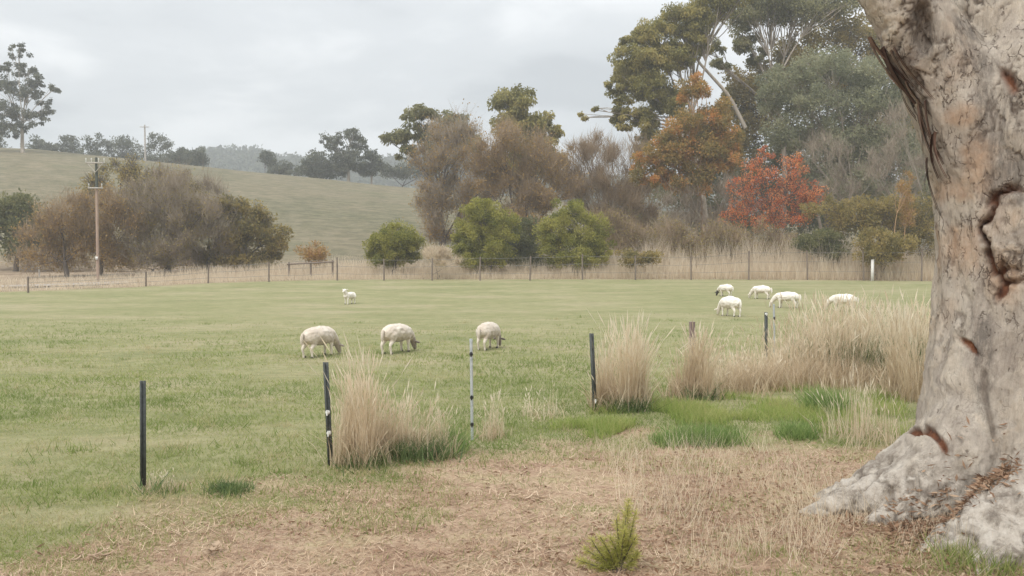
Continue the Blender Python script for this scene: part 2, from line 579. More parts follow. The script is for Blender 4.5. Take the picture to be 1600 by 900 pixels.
def make_tree(name, label, cat, px, Y, lobes, leaf='gum_leaf', bark='pale_bark', style='gum', n=9000, clumps=26, cr=0.55,
              L=0.3, W=0.07, trunk_r=0.3, fork=0.35, group=None, lean=0.0, twigs=0, extra=None, stems=1, seed=0, thick=0.9):
    r = np.random.default_rng(seed or (abs(hash(label)) % 1 + int(px * 7 + Y * 13)))
    base = np.array([(px - 800) / FPX * Y, Y, 0.0]); base[2] = h1(base[0], base[1])
    root = empty(name, base)
    tag(root, label, cat, group)
    LW = lobes_world(lobes, Y, thick)
    top = max(c[2] + q[2] for c, q in LW)
    low = min(c[2] - q[2] for c, q in LW)
    hgt = top - base[2]
    wood, crown = MB(), MB()
    cen = np.mean([c for c, q in LW], axis=0)
    tips = []
    for s_ in range(stems):
        off = np.array([r.normal() * .25, r.normal() * .25, 0]) * (stems > 1) * hgt * .12
        hz = base[2] + hgt * fork
        tp = base + off * 1.0 + np.array([(cen[0] - base[0]) * .35 + lean + off[0] * 2, (cen[1] - base[1]) * .35, hgt * fork])
        P = curve(base + off * .3 - np.array([0, 0, .3]), tp, .05, 7, r)
        rad = np.linspace(1.25, .72, 7) * trunk_r / (1 if stems == 1 else 1.6)
        tube(wood, P, rad, 7, r.uniform(.3, .7))
        tips.append(tp)
    vol = np.array([np.prod(q) ** (2 / 3) for c, q in LW]); share = vol / vol.sum()
    for (c, q), sh in zip(LW, share):
        tp = tips[r.integers(len(tips))]
        lr = trunk_r * (.26 + .32 * math.sqrt(sh))
        P = curve(tp - np.array([0, 0, hgt * fork * .15 * r.random()]), c - np.array([0, 0, q[2] * .25]), .1, 7, r)
        tube(wood, P, np.linspace(lr, lr * .35, 7), 5, r.uniform(.3, .7), cap=False)
        k = max(3, int(round(clumps * (1.5 if style != 'bare' else 1.0) * sh)))
        dirs = unit(k, r)
        rr = r.uniform(.2, 1.08, k) ** .6
        sub = c + dirs * rr[:, None] * q * .85
        csz = cr * (0.5 + 0.75 * r.random(k)) * (np.prod(q) ** (1 / 3))
        ctint = r.uniform(0.12, 0.88, k)
        nl = max(8, int(n * sh / k))
        for j in range(k):
            if j % 2 == 0 or k < 8:
                Pb = curve(P[-2 - (j % 3)], sub[j], .12, 5, r)
                tube(wood, Pb, np.linspace(lr * .4, lr * .1 + .012, 5), 4, r.uniform(.3, .7), cap=False)
            if nl and style != 'bare':
                e = unit(nl, r) * (r.random(nl) ** (.42))[:, None]
                p = sub[j] + e * csz[j] * np.array([1, 1, .72 if style == 'gum' else .85])
                if style == 'gum':
                    d = e * .5 + unit(nl, r) * .5 + np.array([0, 0, -.75])
                else:
                    d = e * .9 + unit(nl, r) * .7 + np.array([0, 0, .25])
                t_ = np.clip(ctint[j] + r.normal(size=nl) * .17, 0, 1)
                leaves(crown, p, d, L * r.uniform(.6, 1.3, nl), W * r.uniform(.7, 1.3, nl), t_, r)
            if twigs:
                kt = int(twigs * sh / k)
                e = unit(kt, r)
                p = sub[j] + e * csz[j] * r.uniform(.0, .9, kt)[:, None]
                d = (p - (c - np.array([0, 0, q[2] * 1.1])))
                d = d / (np.linalg.norm(d, axis=1, keepdims=True) + .01) + unit(kt, r) * .95 + np.array([0, 0, .2])
                d = d / np.linalg.norm(d, axis=1, keepdims=True) * (csz[j] * r.uniform(.35, 1.0, kt))[:, None]
                blades(wood if style != 'bare' else crown, p, d, r.uniform(.012, .026, kt) * (Y / 75), np.clip(ctint[j] * .6 + .2 + r.normal(size=kt) * .15, 0, 1), r)
    if extra:
        extra(root, wood, crown, base, r)
    wood.build('trunk', M[bark], root, sm=True, origin=base)
    if crown.V:
        crown.build('crown', M[leaf], root, origin=base)
    return root


# --- the brown thicket left of centre, behind the far fence
def leafy_twigs(leaf, n, lo, hi, L=.16, W=.05):
    """scattered coloured leaves still hanging in a bare crown"""
    def f(root, wood, crown, base, r):
        mb = MB()
        V = np.concatenate(crown.V)
        idx = r.integers(0, len(V), n)
        p = V[idx]
        z0, z1 = V[:, 2].min(), V[:, 2].max()
        k = (p[:, 2] - z0) / (z1 - z0)
        p = p[(k > lo) & (k < hi)]
        p = p + r.normal(size=p.shape) * .15
        leaves(mb, p, unit(len(p), r), L, W, r.random(len(p)), r)
        mb.build('foliage', M[leaf], root, origin=base)
    return f


LEFT = 'brown winter trees beside the power pole'
make_tree('bush', 'dark green bush at the far left edge, behind the bare brown trees', 'bush', 25, 72,
          [(30, 335, 44, 32), (-20, 345, 40, 30), (40, 375, 44, 26), (75, 350, 30, 24)], 'bush_leaf_dark', 'grey_bark', 'bush', n=12000, clumps=60, cr=.45, L=.25, W=.08, trunk_r=.2, fork=.2)
make_tree('bare_tree', 'low orange-brown bare tree just left of the power pole', 'tree', 105, 64,
          [(95, 345, 55, 42), (60, 380, 42, 34), (125, 375, 42, 38), (90, 400, 60, 22)], 'twig_brown', 'grey_bark', 'bare', n=0, clumps=44, cr=.6, trunk_r=.17, fork=.18, twigs=10500, group=LEFT, extra=leafy_twigs('autumn_leaf', 4200, 0, .8))
make_tree('bare_tree', 'mustard-tinged bare tree just right of the power pole, with a forked dark trunk', 'tree', 155, 65,
          [(160, 330, 44, 44), (190, 365, 44, 40), (140, 380, 44, 30), (175, 400, 46, 18)], 'twig_brown', 'grey_bark', 'bare', n=0, clumps=42, cr=.58, trunk_r=.18, fork=.2, twigs=9500, group=LEFT, extra=leafy_twigs('autumn_leaf', 5200, .1, 1))
make_tree('tall_tree', 'tallest olive and ochre topped tree standing behind the brown thicket', 'tree', 215, 76,
          [(190, 272, 42, 24), (240, 285, 48, 28), (160, 300, 40, 26), (290, 295, 44, 28), (220, 330, 66, 45)], 'olive_leaf', 'grey_bark', 'bush', n=8500, clumps=50, cr=.45, L=.22, W=.06, trunk_r=.22, fork=.3, twigs=8000)
make_tree('bare_tree', 'large grey-mauve bare tree with a thick dark trunk in the middle of the thicket', 'tree', 262, 66,
          [(262, 312, 66, 50), (220, 350, 50, 44), (310, 345, 54, 50), (265, 380, 70, 32), (245, 400, 50, 18)], 'twig', 'grey_bark', 'bare', n=0, clumps=60, cr=.58, trunk_r=.24, fork=.16, twigs=19000, group=LEFT, extra=leafy_twigs('olive_leaf', 5000, 0, .9))
make_tree('bare_tree', 'grey bare tree right of the thick trunked one, before the green tree', 'tree', 325, 68,
          [(330, 322, 44, 42), (350, 355, 46, 44), (300, 385, 46, 34), (345, 398, 46, 22)], 'twig', 'grey_bark', 'bare', n=0, clumps=42, cr=.6, trunk_r=.18, fork=.18, twigs=11000, group=LEFT, extra=leafy_twigs('autumn_leaf', 900, 0, .7))
make_tree('spreading_tree', 'olive green spreading tree closing the right end of the brown thicket', 'tree', 385, 68,
          [(365, 325, 34, 22), (390, 352, 42, 28), (420, 372, 36, 24), (360, 380, 40, 30), (395, 402, 42, 18), (435, 385, 22, 20), (340, 400, 40, 18)], 'olive_leaf', 'grey_bark', 'bush', n=13000, clumps=80, cr=.42, L=.22, W=.07, trunk_r=.18, fork=.2, twigs=6000)
make_tree('shrub', 'small orange shrub by the dark rail, right of the brown thicket', 'shrub', 492, 66,
          [(490, 397, 28, 15), (505, 402, 22, 12)], 'autumn_leaf', 'orange_bark', 'bush', n=1300, clumps=14, cr=.5, L=.18, W=.05, trunk_r=.07, fork=.3, twigs=1200, stems=2)
make_tree('shrub', 'grey-brown scrub filling the foot of the brown thicket', 'shrub', 240, 72,
          [(60, 408, 60, 18), (150, 408, 60, 18), (235, 408, 60, 18), (310, 408, 60, 18), (385, 412, 60, 14)], 'twig_brown', 'grey_bark', 'bare', n=0, clumps=50, cr=.5, trunk_r=.06, fork=.12, twigs=9000, stems=5, extra=leafy_twigs('olive_leaf', 1500, 0, 1))

# --- hill top and ridge
make_tree('gum_tree', 'tall airy gum on the hill crest at the left edge', 'tree', 40, 150,
          [(30, 80, 20, 13), (10, 102, 20, 14), (45, 110, 26, 14), (62, 125, 22, 12), (86, 136, 18, 8), (5, 132, 28, 18), (45, 142, 30, 18), (72, 165, 18, 16), (20, 172, 34, 20), (55, 186, 22, 18), (-10, 200, 30, 20), (25, 200, 26, 16)],
          'ridge_leaf', 'pale_bark', 'gum', n=11000, clumps=150, cr=.27, L=.42, W=.10, trunk_r=.27, fork=.3, thick=.7)
RIDGE = 'trees along the ridge'
RIDGE_T = [
    (-15, 190, 'ridge tree at the left edge under the tall gum', [(-15, 225, 22, 16), (-10, 236, 26, 12)], .2),
    (62, 195, 'low ridge tree just right of the tall gum', [(58, 228, 20, 14), (78, 233, 14, 10), (65, 238, 24, 10)], .2),
    (112, 205, 'rounded ridge tree behind the top of the power pole', [(112, 222, 17, 15), (98, 232, 14, 11), (112, 238, 24, 10)], .2),
    (150, 200, 'broad dark ridge tree just right of the power pole top', [(148, 224, 20, 15), (170, 230, 14, 12), (155, 240, 28, 10)], .2),
    (192, 205, 'dense ridge tree left of the thin distant pole', [(192, 227, 22, 15), (195, 242, 28, 10)], .2),
    (240, 198, 'highest ridge tree beside the thin distant pole', [(246, 220, 20, 13), (228, 235, 18, 12), (262, 232, 16, 10), (242, 246, 30, 10)], .2),
    (282, 195, 'low ridge tree between the thin distant pole and the end of the ridge wood', [(280, 242, 20, 11), (278, 250, 24, 8)], .2),
    (308, 190, 'dark rounded ridge tree closing the ridge wood on the right', [(308, 244, 21, 14), (306, 254, 22, 8)], .2),
    (414, 200, 'small lone ridge tree on the skyline left of the mid gums', [(415, 245, 11, 11), (424, 255, 10, 8)], .3),
    (450, 195, 'low dark ridge bush left of the mid gums', [(447, 262, 18, 9), (435, 268, 20, 6), (465, 268, 20, 6)], .2),
]
for (px, Y, lab, lo, fk) in RIDGE_T:
    make_tree('ridge_tree', lab, 'tree', px, Y, lo, 'ridge_leaf', 'grey_bark', 'bush', n=2600, clumps=34, cr=.4, L=.42, W=.13, trunk_r=.2, fork=fk, group=RIDGE)
make_tree('gum_tree', 'airy rounded gum alone on the skyline in the gap left of centre', 'tree', 545, 170,
          [(520, 220, 22, 14), (548, 208, 22, 12), (562, 222, 18, 16), (535, 240, 28, 14), (556, 250, 20, 14), (545, 262, 26, 12)], 'ridge_leaf', 'pale_bark', 'gum', n=7000, clumps=80, cr=.36, L=.42, W=.11, trunk_r=.3, fork=.3)
make_tree('bush', 'dark low bush left under the skyline gum', 'bush', 502, 172,
          [(500, 254, 30, 18), (482, 262, 20, 12), (525, 264, 22, 14), (500, 270, 36, 9)], 'ridge_leaf', 'grey_bark', 'bush', n=5500, clumps=60, cr=.36, L=.4, W=.13, trunk_r=.2, fork=.15)
make_tree('gum_tree', 'small dark gum right under the skyline gum', 'tree', 582, 172,
          [(580, 243, 15, 10), (590, 258, 17, 12), (572, 264, 17, 12)], 'ridge_leaf', 'pale_bark', 'gum', n=3500, clumps=40, cr=.42, L=.42, W=.13, trunk_r=.2, fork=.25)
make_tree('ridge_tree', 'low dark scrub on the skyline behind the left bare brown tree', 'tree', 625, 178,
          [(612, 270, 22, 10), (640, 266, 26, 14), (665, 268, 24, 14)], 'ridge_leaf', 'grey_bark', 'bush', n=3500, clumps=44, cr=.4, L=.42, W=.13, trunk_r=.2, fork=.2, group=RIDGE)

# --- centre: gums behind, bare brown trees, green bushes in front
make_tree('gum_tree', 'open spreading gum with layered branches behind the left bare brown tree', 'tree', 690, 92,
          [(655, 176, 32, 12), (622, 212, 36, 12), (665, 203, 36, 15), (705, 188, 30, 13), (722, 212, 32, 18), (640, 238, 24, 12), (690, 235, 46, 20), (735, 225, 30, 22)], 'gum_leaf', 'grey_bark', 'gum', n=15000, clumps=120, cr=.34, L=.34, W=.09, trunk_r=.26, fork=.4)
make_tree('gum_tree', 'golden green gum with a high rounded crown behind the centre bare trees', 'tree', 825, 90,
          [(805, 156, 38, 30), (800, 192, 34, 26), (838, 192, 32, 22), (860, 205, 20, 22), (830, 228, 44, 24), (850, 250, 34, 28), (800, 250, 40, 30)], 'gum_leaf_gold', 'pale_bark', 'gum', n=24000, clumps=130, cr=.4, L=.32, W=.09, trunk_r=.3, fork=.45)
MID = 'bare brown trees behind the green bushes'
make_tree('bare_tree', 'bare brown tree left of the twin green bushes', 'tree', 690, 78,
          [(700, 240, 58, 48), (675, 292, 46, 50), (728, 295, 50, 50), (690, 350, 44, 44), (730, 350, 40, 40)], 'twig', 'grey_bark', 'bare', n=0, clumps=60, cr=.56, trunk_r=.22, fork=.2, twigs=20000, group=MID, extra=leafy_twigs('autumn_leaf', 8000, 0, 1, .2, .055))
make_tree('bare_tree', 'widest bare brown tree with rusty leaves between the twin green bushes', 'tree', 812, 76,
          [(790, 235, 50, 42), (845, 255, 46, 46), (760, 285, 46, 44), (815, 300, 56, 50), (865, 305, 42, 44), (810, 350, 60, 40)], 'twig_brown', 'grey_bark', 'bare', n=0, clumps=74, cr=.54, trunk_r=.24, fork=.2, twigs=25000, group=MID, extra=leafy_twigs('autumn_leaf', 11000, 0, .9, .2, .055))
make_tree('bare_tree', 'thin brown bare tree right of the twin green bushes, twigs against the sky', 'tree', 940, 80,
          [(922, 250, 46, 44), (965, 272, 50, 52), (900, 290, 40, 48), (955, 325, 60, 50), (985, 350, 54, 34), (1005, 310, 40, 40)], 'twig_brown', 'grey_bark', 'bare', n=0, clumps=70, cr=.55, trunk_r=.18, fork=.2, twigs=23000, group=MID, extra=leafy_twigs('autumn_leaf', 2000, 0, .6))
make_tree('shrub', 'olive brown undergrowth shrub at the foot of the thin brown bare tree', 'shrub', 985, 70,
          [(985, 375, 52, 30), (950, 360, 36, 34), (970, 400, 60, 18)], 'twig_brown', 'grey_bark', 'bare', n=0, clumps=34, cr=.6, trunk_r=.06, fork=.12, twigs=9000, stems=3, extra=leafy_twigs('olive_leaf', 3500, 0, 1))
make_tree('bush', 'smallest rounded green bush, left of the twin green bushes', 'bush', 618, 64,
          [(615, 372, 42, 28), (596, 388, 28, 24), (640, 388, 30, 24), (618, 404, 44, 16)], 'bush_leaf', 'grey_bark', 'bush', n=26000, clumps=130, cr=.3, L=.13, W=.042, trunk_r=.08, fork=.12, stems=3)
make_tree('bush', 'left of the twin rounded yellow-green bushes', 'bush', 757, 64,
          [(757, 334, 40, 28), (738, 362, 36, 34), (782, 360, 36, 34), (757, 390, 54, 26), (745, 408, 52, 14), (725, 385, 28, 26)], 'bush_leaf', 'grey_bark', 'bush', n=36000, clumps=170, cr=.28, L=.13, W=.042, trunk_r=.09, fork=.12, stems=3)
make_tree('bush', 'dark green low bush squeezed between the twin yellow-green bushes', 'bush', 820, 67,
          [(820, 366, 36, 30), (815, 390, 42, 26), (825, 408, 44, 12)], 'bush_leaf_dark', 'grey_bark', 'bush', n=10000, clumps=80, cr=.3, L=.17, W=.05, trunk_r=.07, fork=.12, stems=3)
make_tree('bush', 'right of the twin rounded yellow-green bushes', 'bush', 897, 64,
          [(890, 336, 38, 28), (868, 360, 36, 34), (924, 364, 34, 38), (897, 390, 58, 26), (905, 408, 54, 14), (938, 390, 24, 26)], 'bush_leaf', 'grey_bark', 'bush', n=36000, clumps=170, cr=.28, L=.13, W=.042, trunk_r=.09, fork=.12, stems=3)
make_tree('shrub', 'pale dry shrub between the smallest bush and the twin bushes', 'shrub', 683, 61,
          [(680, 400, 28, 16), (700, 412, 26, 12)], 'belt_grass', 'grey_bark', 'bare', n=0, clumps=20, cr=.6, trunk_r=.03, fork=.12, twigs=5500, stems=3)

# --- right: the tall wood
def big_limb(pts, r0, r1):
    def f(root, wood, crown, base, r):
        mb = MB()
        P = np.array([at(a, b, c) for a, b, c in pts])
        t = np.linspace(0, 1, len(P)); tt = np.linspace(0, 1, 12)
        Q = np.stack([np.interp(tt, t, P[:, k]) for k in range(3)], -1)
        tube(mb, Q, np.linspace(r0, r1, 12), 7, .6)
        mb.build('limb', M['pale_bark'], root, sm=True, origin=base)
    return f


make_tree('gum_tree', 'tallest gum, golden green with drooping branch ends and a pale slanting limb', 'tree', 1110, 84,
          [(1020, 52, 36, 26), (984, 62, 20, 12), (1070, 32, 46, 28), (1000, 95, 50, 30), (1055, 85, 36, 28), (970, 130, 26, 24), (1012, 135, 44, 32), (970, 175, 22, 30), (1005, 190, 30, 30), (1045, 160, 32, 26),
           (1110, 12, 44, 26), (1140, -25, 60, 30), (912, 180, 8, 12), (932, 170, 8, 9), (1000, 225, 18, 16), (1085, 65, 30, 22)],
          'gum_leaf_gold', 'pale_bark', 'gum', n=84000, clumps=330, cr=.36, L=.24, W=.065, trunk_r=.3, fork=.5, extra=big_limb([(1165, 200, 84), (1140, 150, 84), (1090, 95, 84), (1070, 60, 84)], .2, .09))
make_tree('gum_tree', 'dark grey-green gum hanging in from the top edge beside the tallest gum', 'tree', 1215, 92,
          [(1170, 18, 44, 26), (1205, -10, 50, 30), (1250, 15, 50, 24), (1165, 60, 28, 22), (1300, 0, 50, 26), (1185, 88, 18, 14), (1128, 98, 22, 12), (1112, 72, 22, 14)], 'gum_leaf', 'pale_bark', 'gum', n=32000, clumps=200, cr=.36, L=.26, W=.07, trunk_r=.28, fork=.6)
make_tree('bushy_tree', 'olive brown dense tree top behind the grey-green wattle', 'tree', 1290, 94,
          [(1300, 52, 58, 26), (1345, 58, 50, 28), (1240, 82, 54, 28), (1175, 125, 46, 34), (1390, 85, 50, 34), (1430, 110, 50, 40), (1215, 130, 54, 42), (1180, 180, 54, 44), (1300, 120, 74, 44), (1150, 165, 38, 40), (1145, 225, 44, 40), (1380, 190, 70, 50), (1450, 220, 60, 70)], 'olive_leaf', 'grey_bark', 'bush', n=50000, clumps=260, cr=.38, L=.3, W=.09, trunk_r=.3, fork=.5)
make_tree('wattle_tree', 'broad grey-green wattle with a layered dome crown right of the red maple', 'tree', 1300, 80,
          [(1300, 102, 64, 26), (1235, 128, 54, 26), (1365, 118, 58, 30), (1200, 160, 36, 26), (1270, 160, 64, 32), (1340, 165, 64, 34), (1410, 160, 46, 44), (1240, 205, 54, 30), (1310, 215, 64, 36), (1380, 230, 56, 38), (1290, 255, 54, 32), (1425, 250, 46, 54), (1350, 285, 66, 36), (1440, 310, 40, 40), (1275, 290, 44, 30)],
          'wattle_leaf', 'pale_bark', 'bush', n=62000, clumps=300, cr=.32, L=.26, W=.065, trunk_r=.22, fork=.4, stems=3)
make_tree('rusty_tree', 'rust and olive tiered tree in front of the tallest gum, with an orange bare trunk', 'tree', 1098, 74,
          [(1085, 138, 36, 20), (1112, 178, 38, 24), (1075, 200, 52, 28), (1050, 225, 40, 24), (1122, 212, 46, 28), (1030, 243, 48, 22), (1085, 245, 56, 28), (1132, 248, 36, 30), (1015, 273, 36, 22), (1075, 283, 56, 22)],
          'rust_leaf', 'orange_bark', 'bush', n=34000, clumps=190, cr=.34, L=.23, W=.065, trunk_r=.13, fork=.45)
make_tree('maple_tree', 'bright red autumn maple at the foot of the tall wood', 'tree', 1205, 70,
          [(1238, 268, 28, 28), (1266, 300, 28, 22), (1235, 300, 34, 26), (1185, 272, 30, 34), (1200, 318, 36, 26), (1160, 305, 28, 32), (1228, 345, 34, 18), (1245, 246, 10, 14), (1195, 240, 14, 16), (1150, 335, 26, 22), (1262, 330, 30, 22), (1180, 345, 30, 16)], 'maple_leaf', 'grey_bark', 'bush', n=11500, clumps=170, cr=.34, L=.14, W=.044, trunk_r=.09, fork=.3, twigs=7000, stems=3)
GHOST = 'leafless grey trees in front of the wattle'
make_tree('bare_tree', 'leafless pale grey tree reaching up beside the big trunk', 'tree', 1410, 70,
          [(1410, 210, 46, 60), (1430, 270, 40, 54), (1375, 260, 40, 54), (1410, 330, 54, 40)], 'twig', 'pale_bark', 'bare', n=0, clumps=40, cr=.6, trunk_r=.10, fork=.2, twigs=4200, stems=4, group=GHOST)
make_tree('bare_tree', 'leafless grey tree in front of the middle of the wattle, right of the maple', 'tree', 1310, 74,
          [(1300, 240, 44, 50), (1335, 270, 40, 44), (1300, 310, 50, 34)], 'twig', 'pale_bark', 'bare', n=0, clumps=34, cr=.6, trunk_r=.09, fork=.2, twigs=2800, stems=3, group=GHOST)
make_tree('bare_tree', 'leafless grey-brown saplings between the rusty tree and the maple', 'tree', 1135, 73,
          [(1130, 320, 48, 40), (1090, 335, 44, 40), (1050, 340, 40, 40)], 'twig', 'pale_bark', 'bare', n=0, clumps=30, cr=.6, trunk_r=.08, fork=.25, twigs=6000, stems=6, group=GHOST)
make_tree('shrub', 'broad flat-topped olive shrub between the maple and the big trunk', 'shrub', 1355, 64,
          [(1290, 325, 44, 20), (1345, 322, 50, 20), (1400, 325, 50, 22), (1450, 335, 40, 30), (1340, 348, 56, 22), (1420, 355, 54, 28), (1455, 385, 40, 26), (1520, 345, 50, 34), (1590, 355, 50, 34), (1540, 390, 60, 24)], 'olive_leaf', 'grey_bark', 'bush', n=29000, clumps=250, cr=.3, L=.16, W=.048, trunk_r=.08, fork=.25, stems=4, twigs=5000)
make_tree('bush', 'low olive bush under the flat-topped shrub, behind the white post', 'bush', 1372, 60,
          [(1370, 374, 36, 22), (1398, 384, 34, 20), (1375, 398, 44, 16)], 'olive_leaf', 'grey_bark', 'bush', n=8000, clumps=80, cr=.3, L=.15, W=.045, trunk_r=.05, fork=.12, stems=3)
make_tree('bush', 'dark green bush in the hollow below the red maple', 'bush', 1285, 63,
          [(1285, 374, 32, 18), (1262, 382, 26, 16), (1300, 392, 36, 14)], 'bush_leaf_dark', 'grey_bark', 'bush', n=8000, clumps=80, cr=.32, L=.16, W=.05, trunk_r=.05, fork=.12, stems=3)
make_tree('shrub', 'twiggy brown undergrowth below the rusty tree and the maple', 'shrub', 1095, 67,
          [(1040, 378, 50, 26), (1100, 375, 46, 28), (1160, 378, 46, 26), (1215, 380, 42, 24), (1060, 398, 60, 16), (1170, 398, 60, 16)], 'twig_brown', 'grey_bark', 'bare', n=0, clumps=50, cr=.6, trunk_r=.05, fork=.12, twigs=13000, stems=5, extra=leafy_twigs('olive_leaf', 5000, 0, 1))
make_tree('bushy_tree', 'shadowy dark green trees filling the wood behind the rusty tree and maple', 'tree', 1150, 98,
          [(1060, 290, 66, 54), (1140, 280, 66, 64), (1220, 270, 66, 64), (1030, 345, 66, 44), (1120, 355, 76, 44), (1220, 345, 76, 50), (1310, 330, 76, 54), (1400, 320, 66, 60), (1460, 300, 60, 70), (1440, 200, 50, 60), (1330, 240, 70, 50), (1400, 240, 60, 50), (1260, 220, 60, 40), (960, 365, 60, 30), (1540, 220, 70, 70), (1560, 330, 80, 60), (1660, 260, 70, 80), (1660, 350, 80, 50)], 'bush_leaf_dark', 'grey_bark', 'bush', n=46000, clumps=190, cr=.42, L=.4, W=.12, trunk_r=.2, fork=.4, stems=3)

make_tree('shrub', 'thin orange-yellow plume of twigs just left of the big trunk, above the olive shrub', 'shrub', 1415, 62,
          [(1415, 290, 13, 28), (1418, 330, 16, 30)], 'autumn_leaf', 'orange_bark', 'bush', n=1100, clumps=26, cr=.35, L=.2, W=.035, trunk_r=.06, fork=.4, twigs=1200, stems=3)
make_tree('bush', 'low olive-yellow plants behind the dry belt, right of the twin bushes', 'bush', 990, 62,
          [(978, 399, 24, 9), (1015, 401, 22, 9), (995, 408, 34, 8)], 'olive_leaf', 'grey_bark', 'bush', n=2600, clumps=30, cr=.4, L=.14, W=.05, trunk_r=.03, fork=.1, stems=3)

# far wooded hills: one mass of crowns, nobody could count them
def far_wood():
    mb = MB()
    r = np.random.default_rng(5)
    for band, (y0, y1, x0, x1, k) in enumerate(((560, 640, 200, 760, 700), (300, 330, -100, 60, 0), (380, 560, 300, 760, 900))):
        for i in range(k):
            Y = r.uniform(y0, y1); px = r.uniform(x0, x1)
            x = (px - 800) / FPX * Y
            z = h1(x, Y)
            hh = r.uniform(5, 10)
            nl = 34
            e = unit(nl, r)
            p = np.array([x, Y, z + hh * .55]) + e * np.array([hh * .42, hh * .42, hh * .45]) * (r.random(nl) ** .4)[:, None]
            leaves(mb, p, unit(nl, r), 2.4, .95, np.clip(r.uniform(.2, .8) + r.normal(size=nl) * .15, 0, 1), r)
    o = mb.build('distant_forest', M['ridge_leaf'])
    tag(o, 'blue-grey wooded hill far behind the ridge', 'forest', kind='stuff')


far_wood()

# ------------------------------------------------------------------ grasses
def field_grass():
    mb = MB()
    n = 285000
    # screen-even density: many near, few far
    Yv = 1 / rng.uniform(1 / 34.0, 1 / 6.6, n)
    xx = rng.uniform(-1.0, .72, n) * Yv
    d = dryness(xx, Yv)
    ey = np.interp(xx, [e[0] for e in EDGE], [e[1] for e in EDGE])
    patch = .5 * fbm(np.stack([xx * .16, Yv * .22, 0 * xx + 2], -1), 3) + .5 * fbm(np.stack([xx * .7, Yv * 1.0, 0 * xx + 2], -1), 4)
    patch = np.clip((patch - .5) * 2.6 + .5, 0, 1)
    keep = (rng.random(n) > d * 0.9) & (rng.random(n) > .55 * smooth(.6, .95, patch)) & (Yv < ey)
    xx, Yv, patch = xx[keep], Yv[keep], patch[keep]
    m = len(xx)
    hgt = rng.uniform(.025, .075, m) * (1.35 - .8 * patch) * np.clip(Yv / 14, .8, 1.2) * (1 - .6 * smooth(22, 34, Yv))
    P = np.stack([xx, Yv, H(xx, Yv) - .006], -1)
    D = np.stack([rng.normal(size=m) * .8, rng.normal(size=m) * .8, np.ones(m)], -1) * hgt[:, None]
    t = np.clip(.02 + .95 * patch + rng.normal(size=m) * .17, 0, 1)
    blades(mb, P, D, .004 * np.clip(Yv / 9, 1, 2.2), t)
    # scattered taller tufts and flat weeds left by the grazing
    for k in range(380):
        Yc = 1 / rng.uniform(1 / 32.0, 1 / 7.0); xc = rng.uniform(-.62, .5) * Yc
        if dryness(np.array([xc]), np.array([Yc]))[0] > .5: continue
        q = int(rng.integers(14, 42)); sp = rng.uniform(.04, .16)
        xx = xc + rng.normal(size=q) * sp * 1.6; yy = Yc + rng.normal(size=q) * sp
        hh = rng.uniform(.05, .14, q)
        D = np.stack([rng.normal(size=q) * .6, rng.normal(size=q) * .6, np.ones(q)], -1) * hh[:, None]
        blades(mb, np.stack([xx, yy, H(xx, yy) - .005], -1), D, .006, np.clip(rng.choice([.0, .15, .95]) + rng.normal(size=q) * .12, 0, 1))
    o = mb.build('grass', M['field_blade'])
    tag(o, 'short green paddock grass', 'grass', kind='stuff')


field_grass()


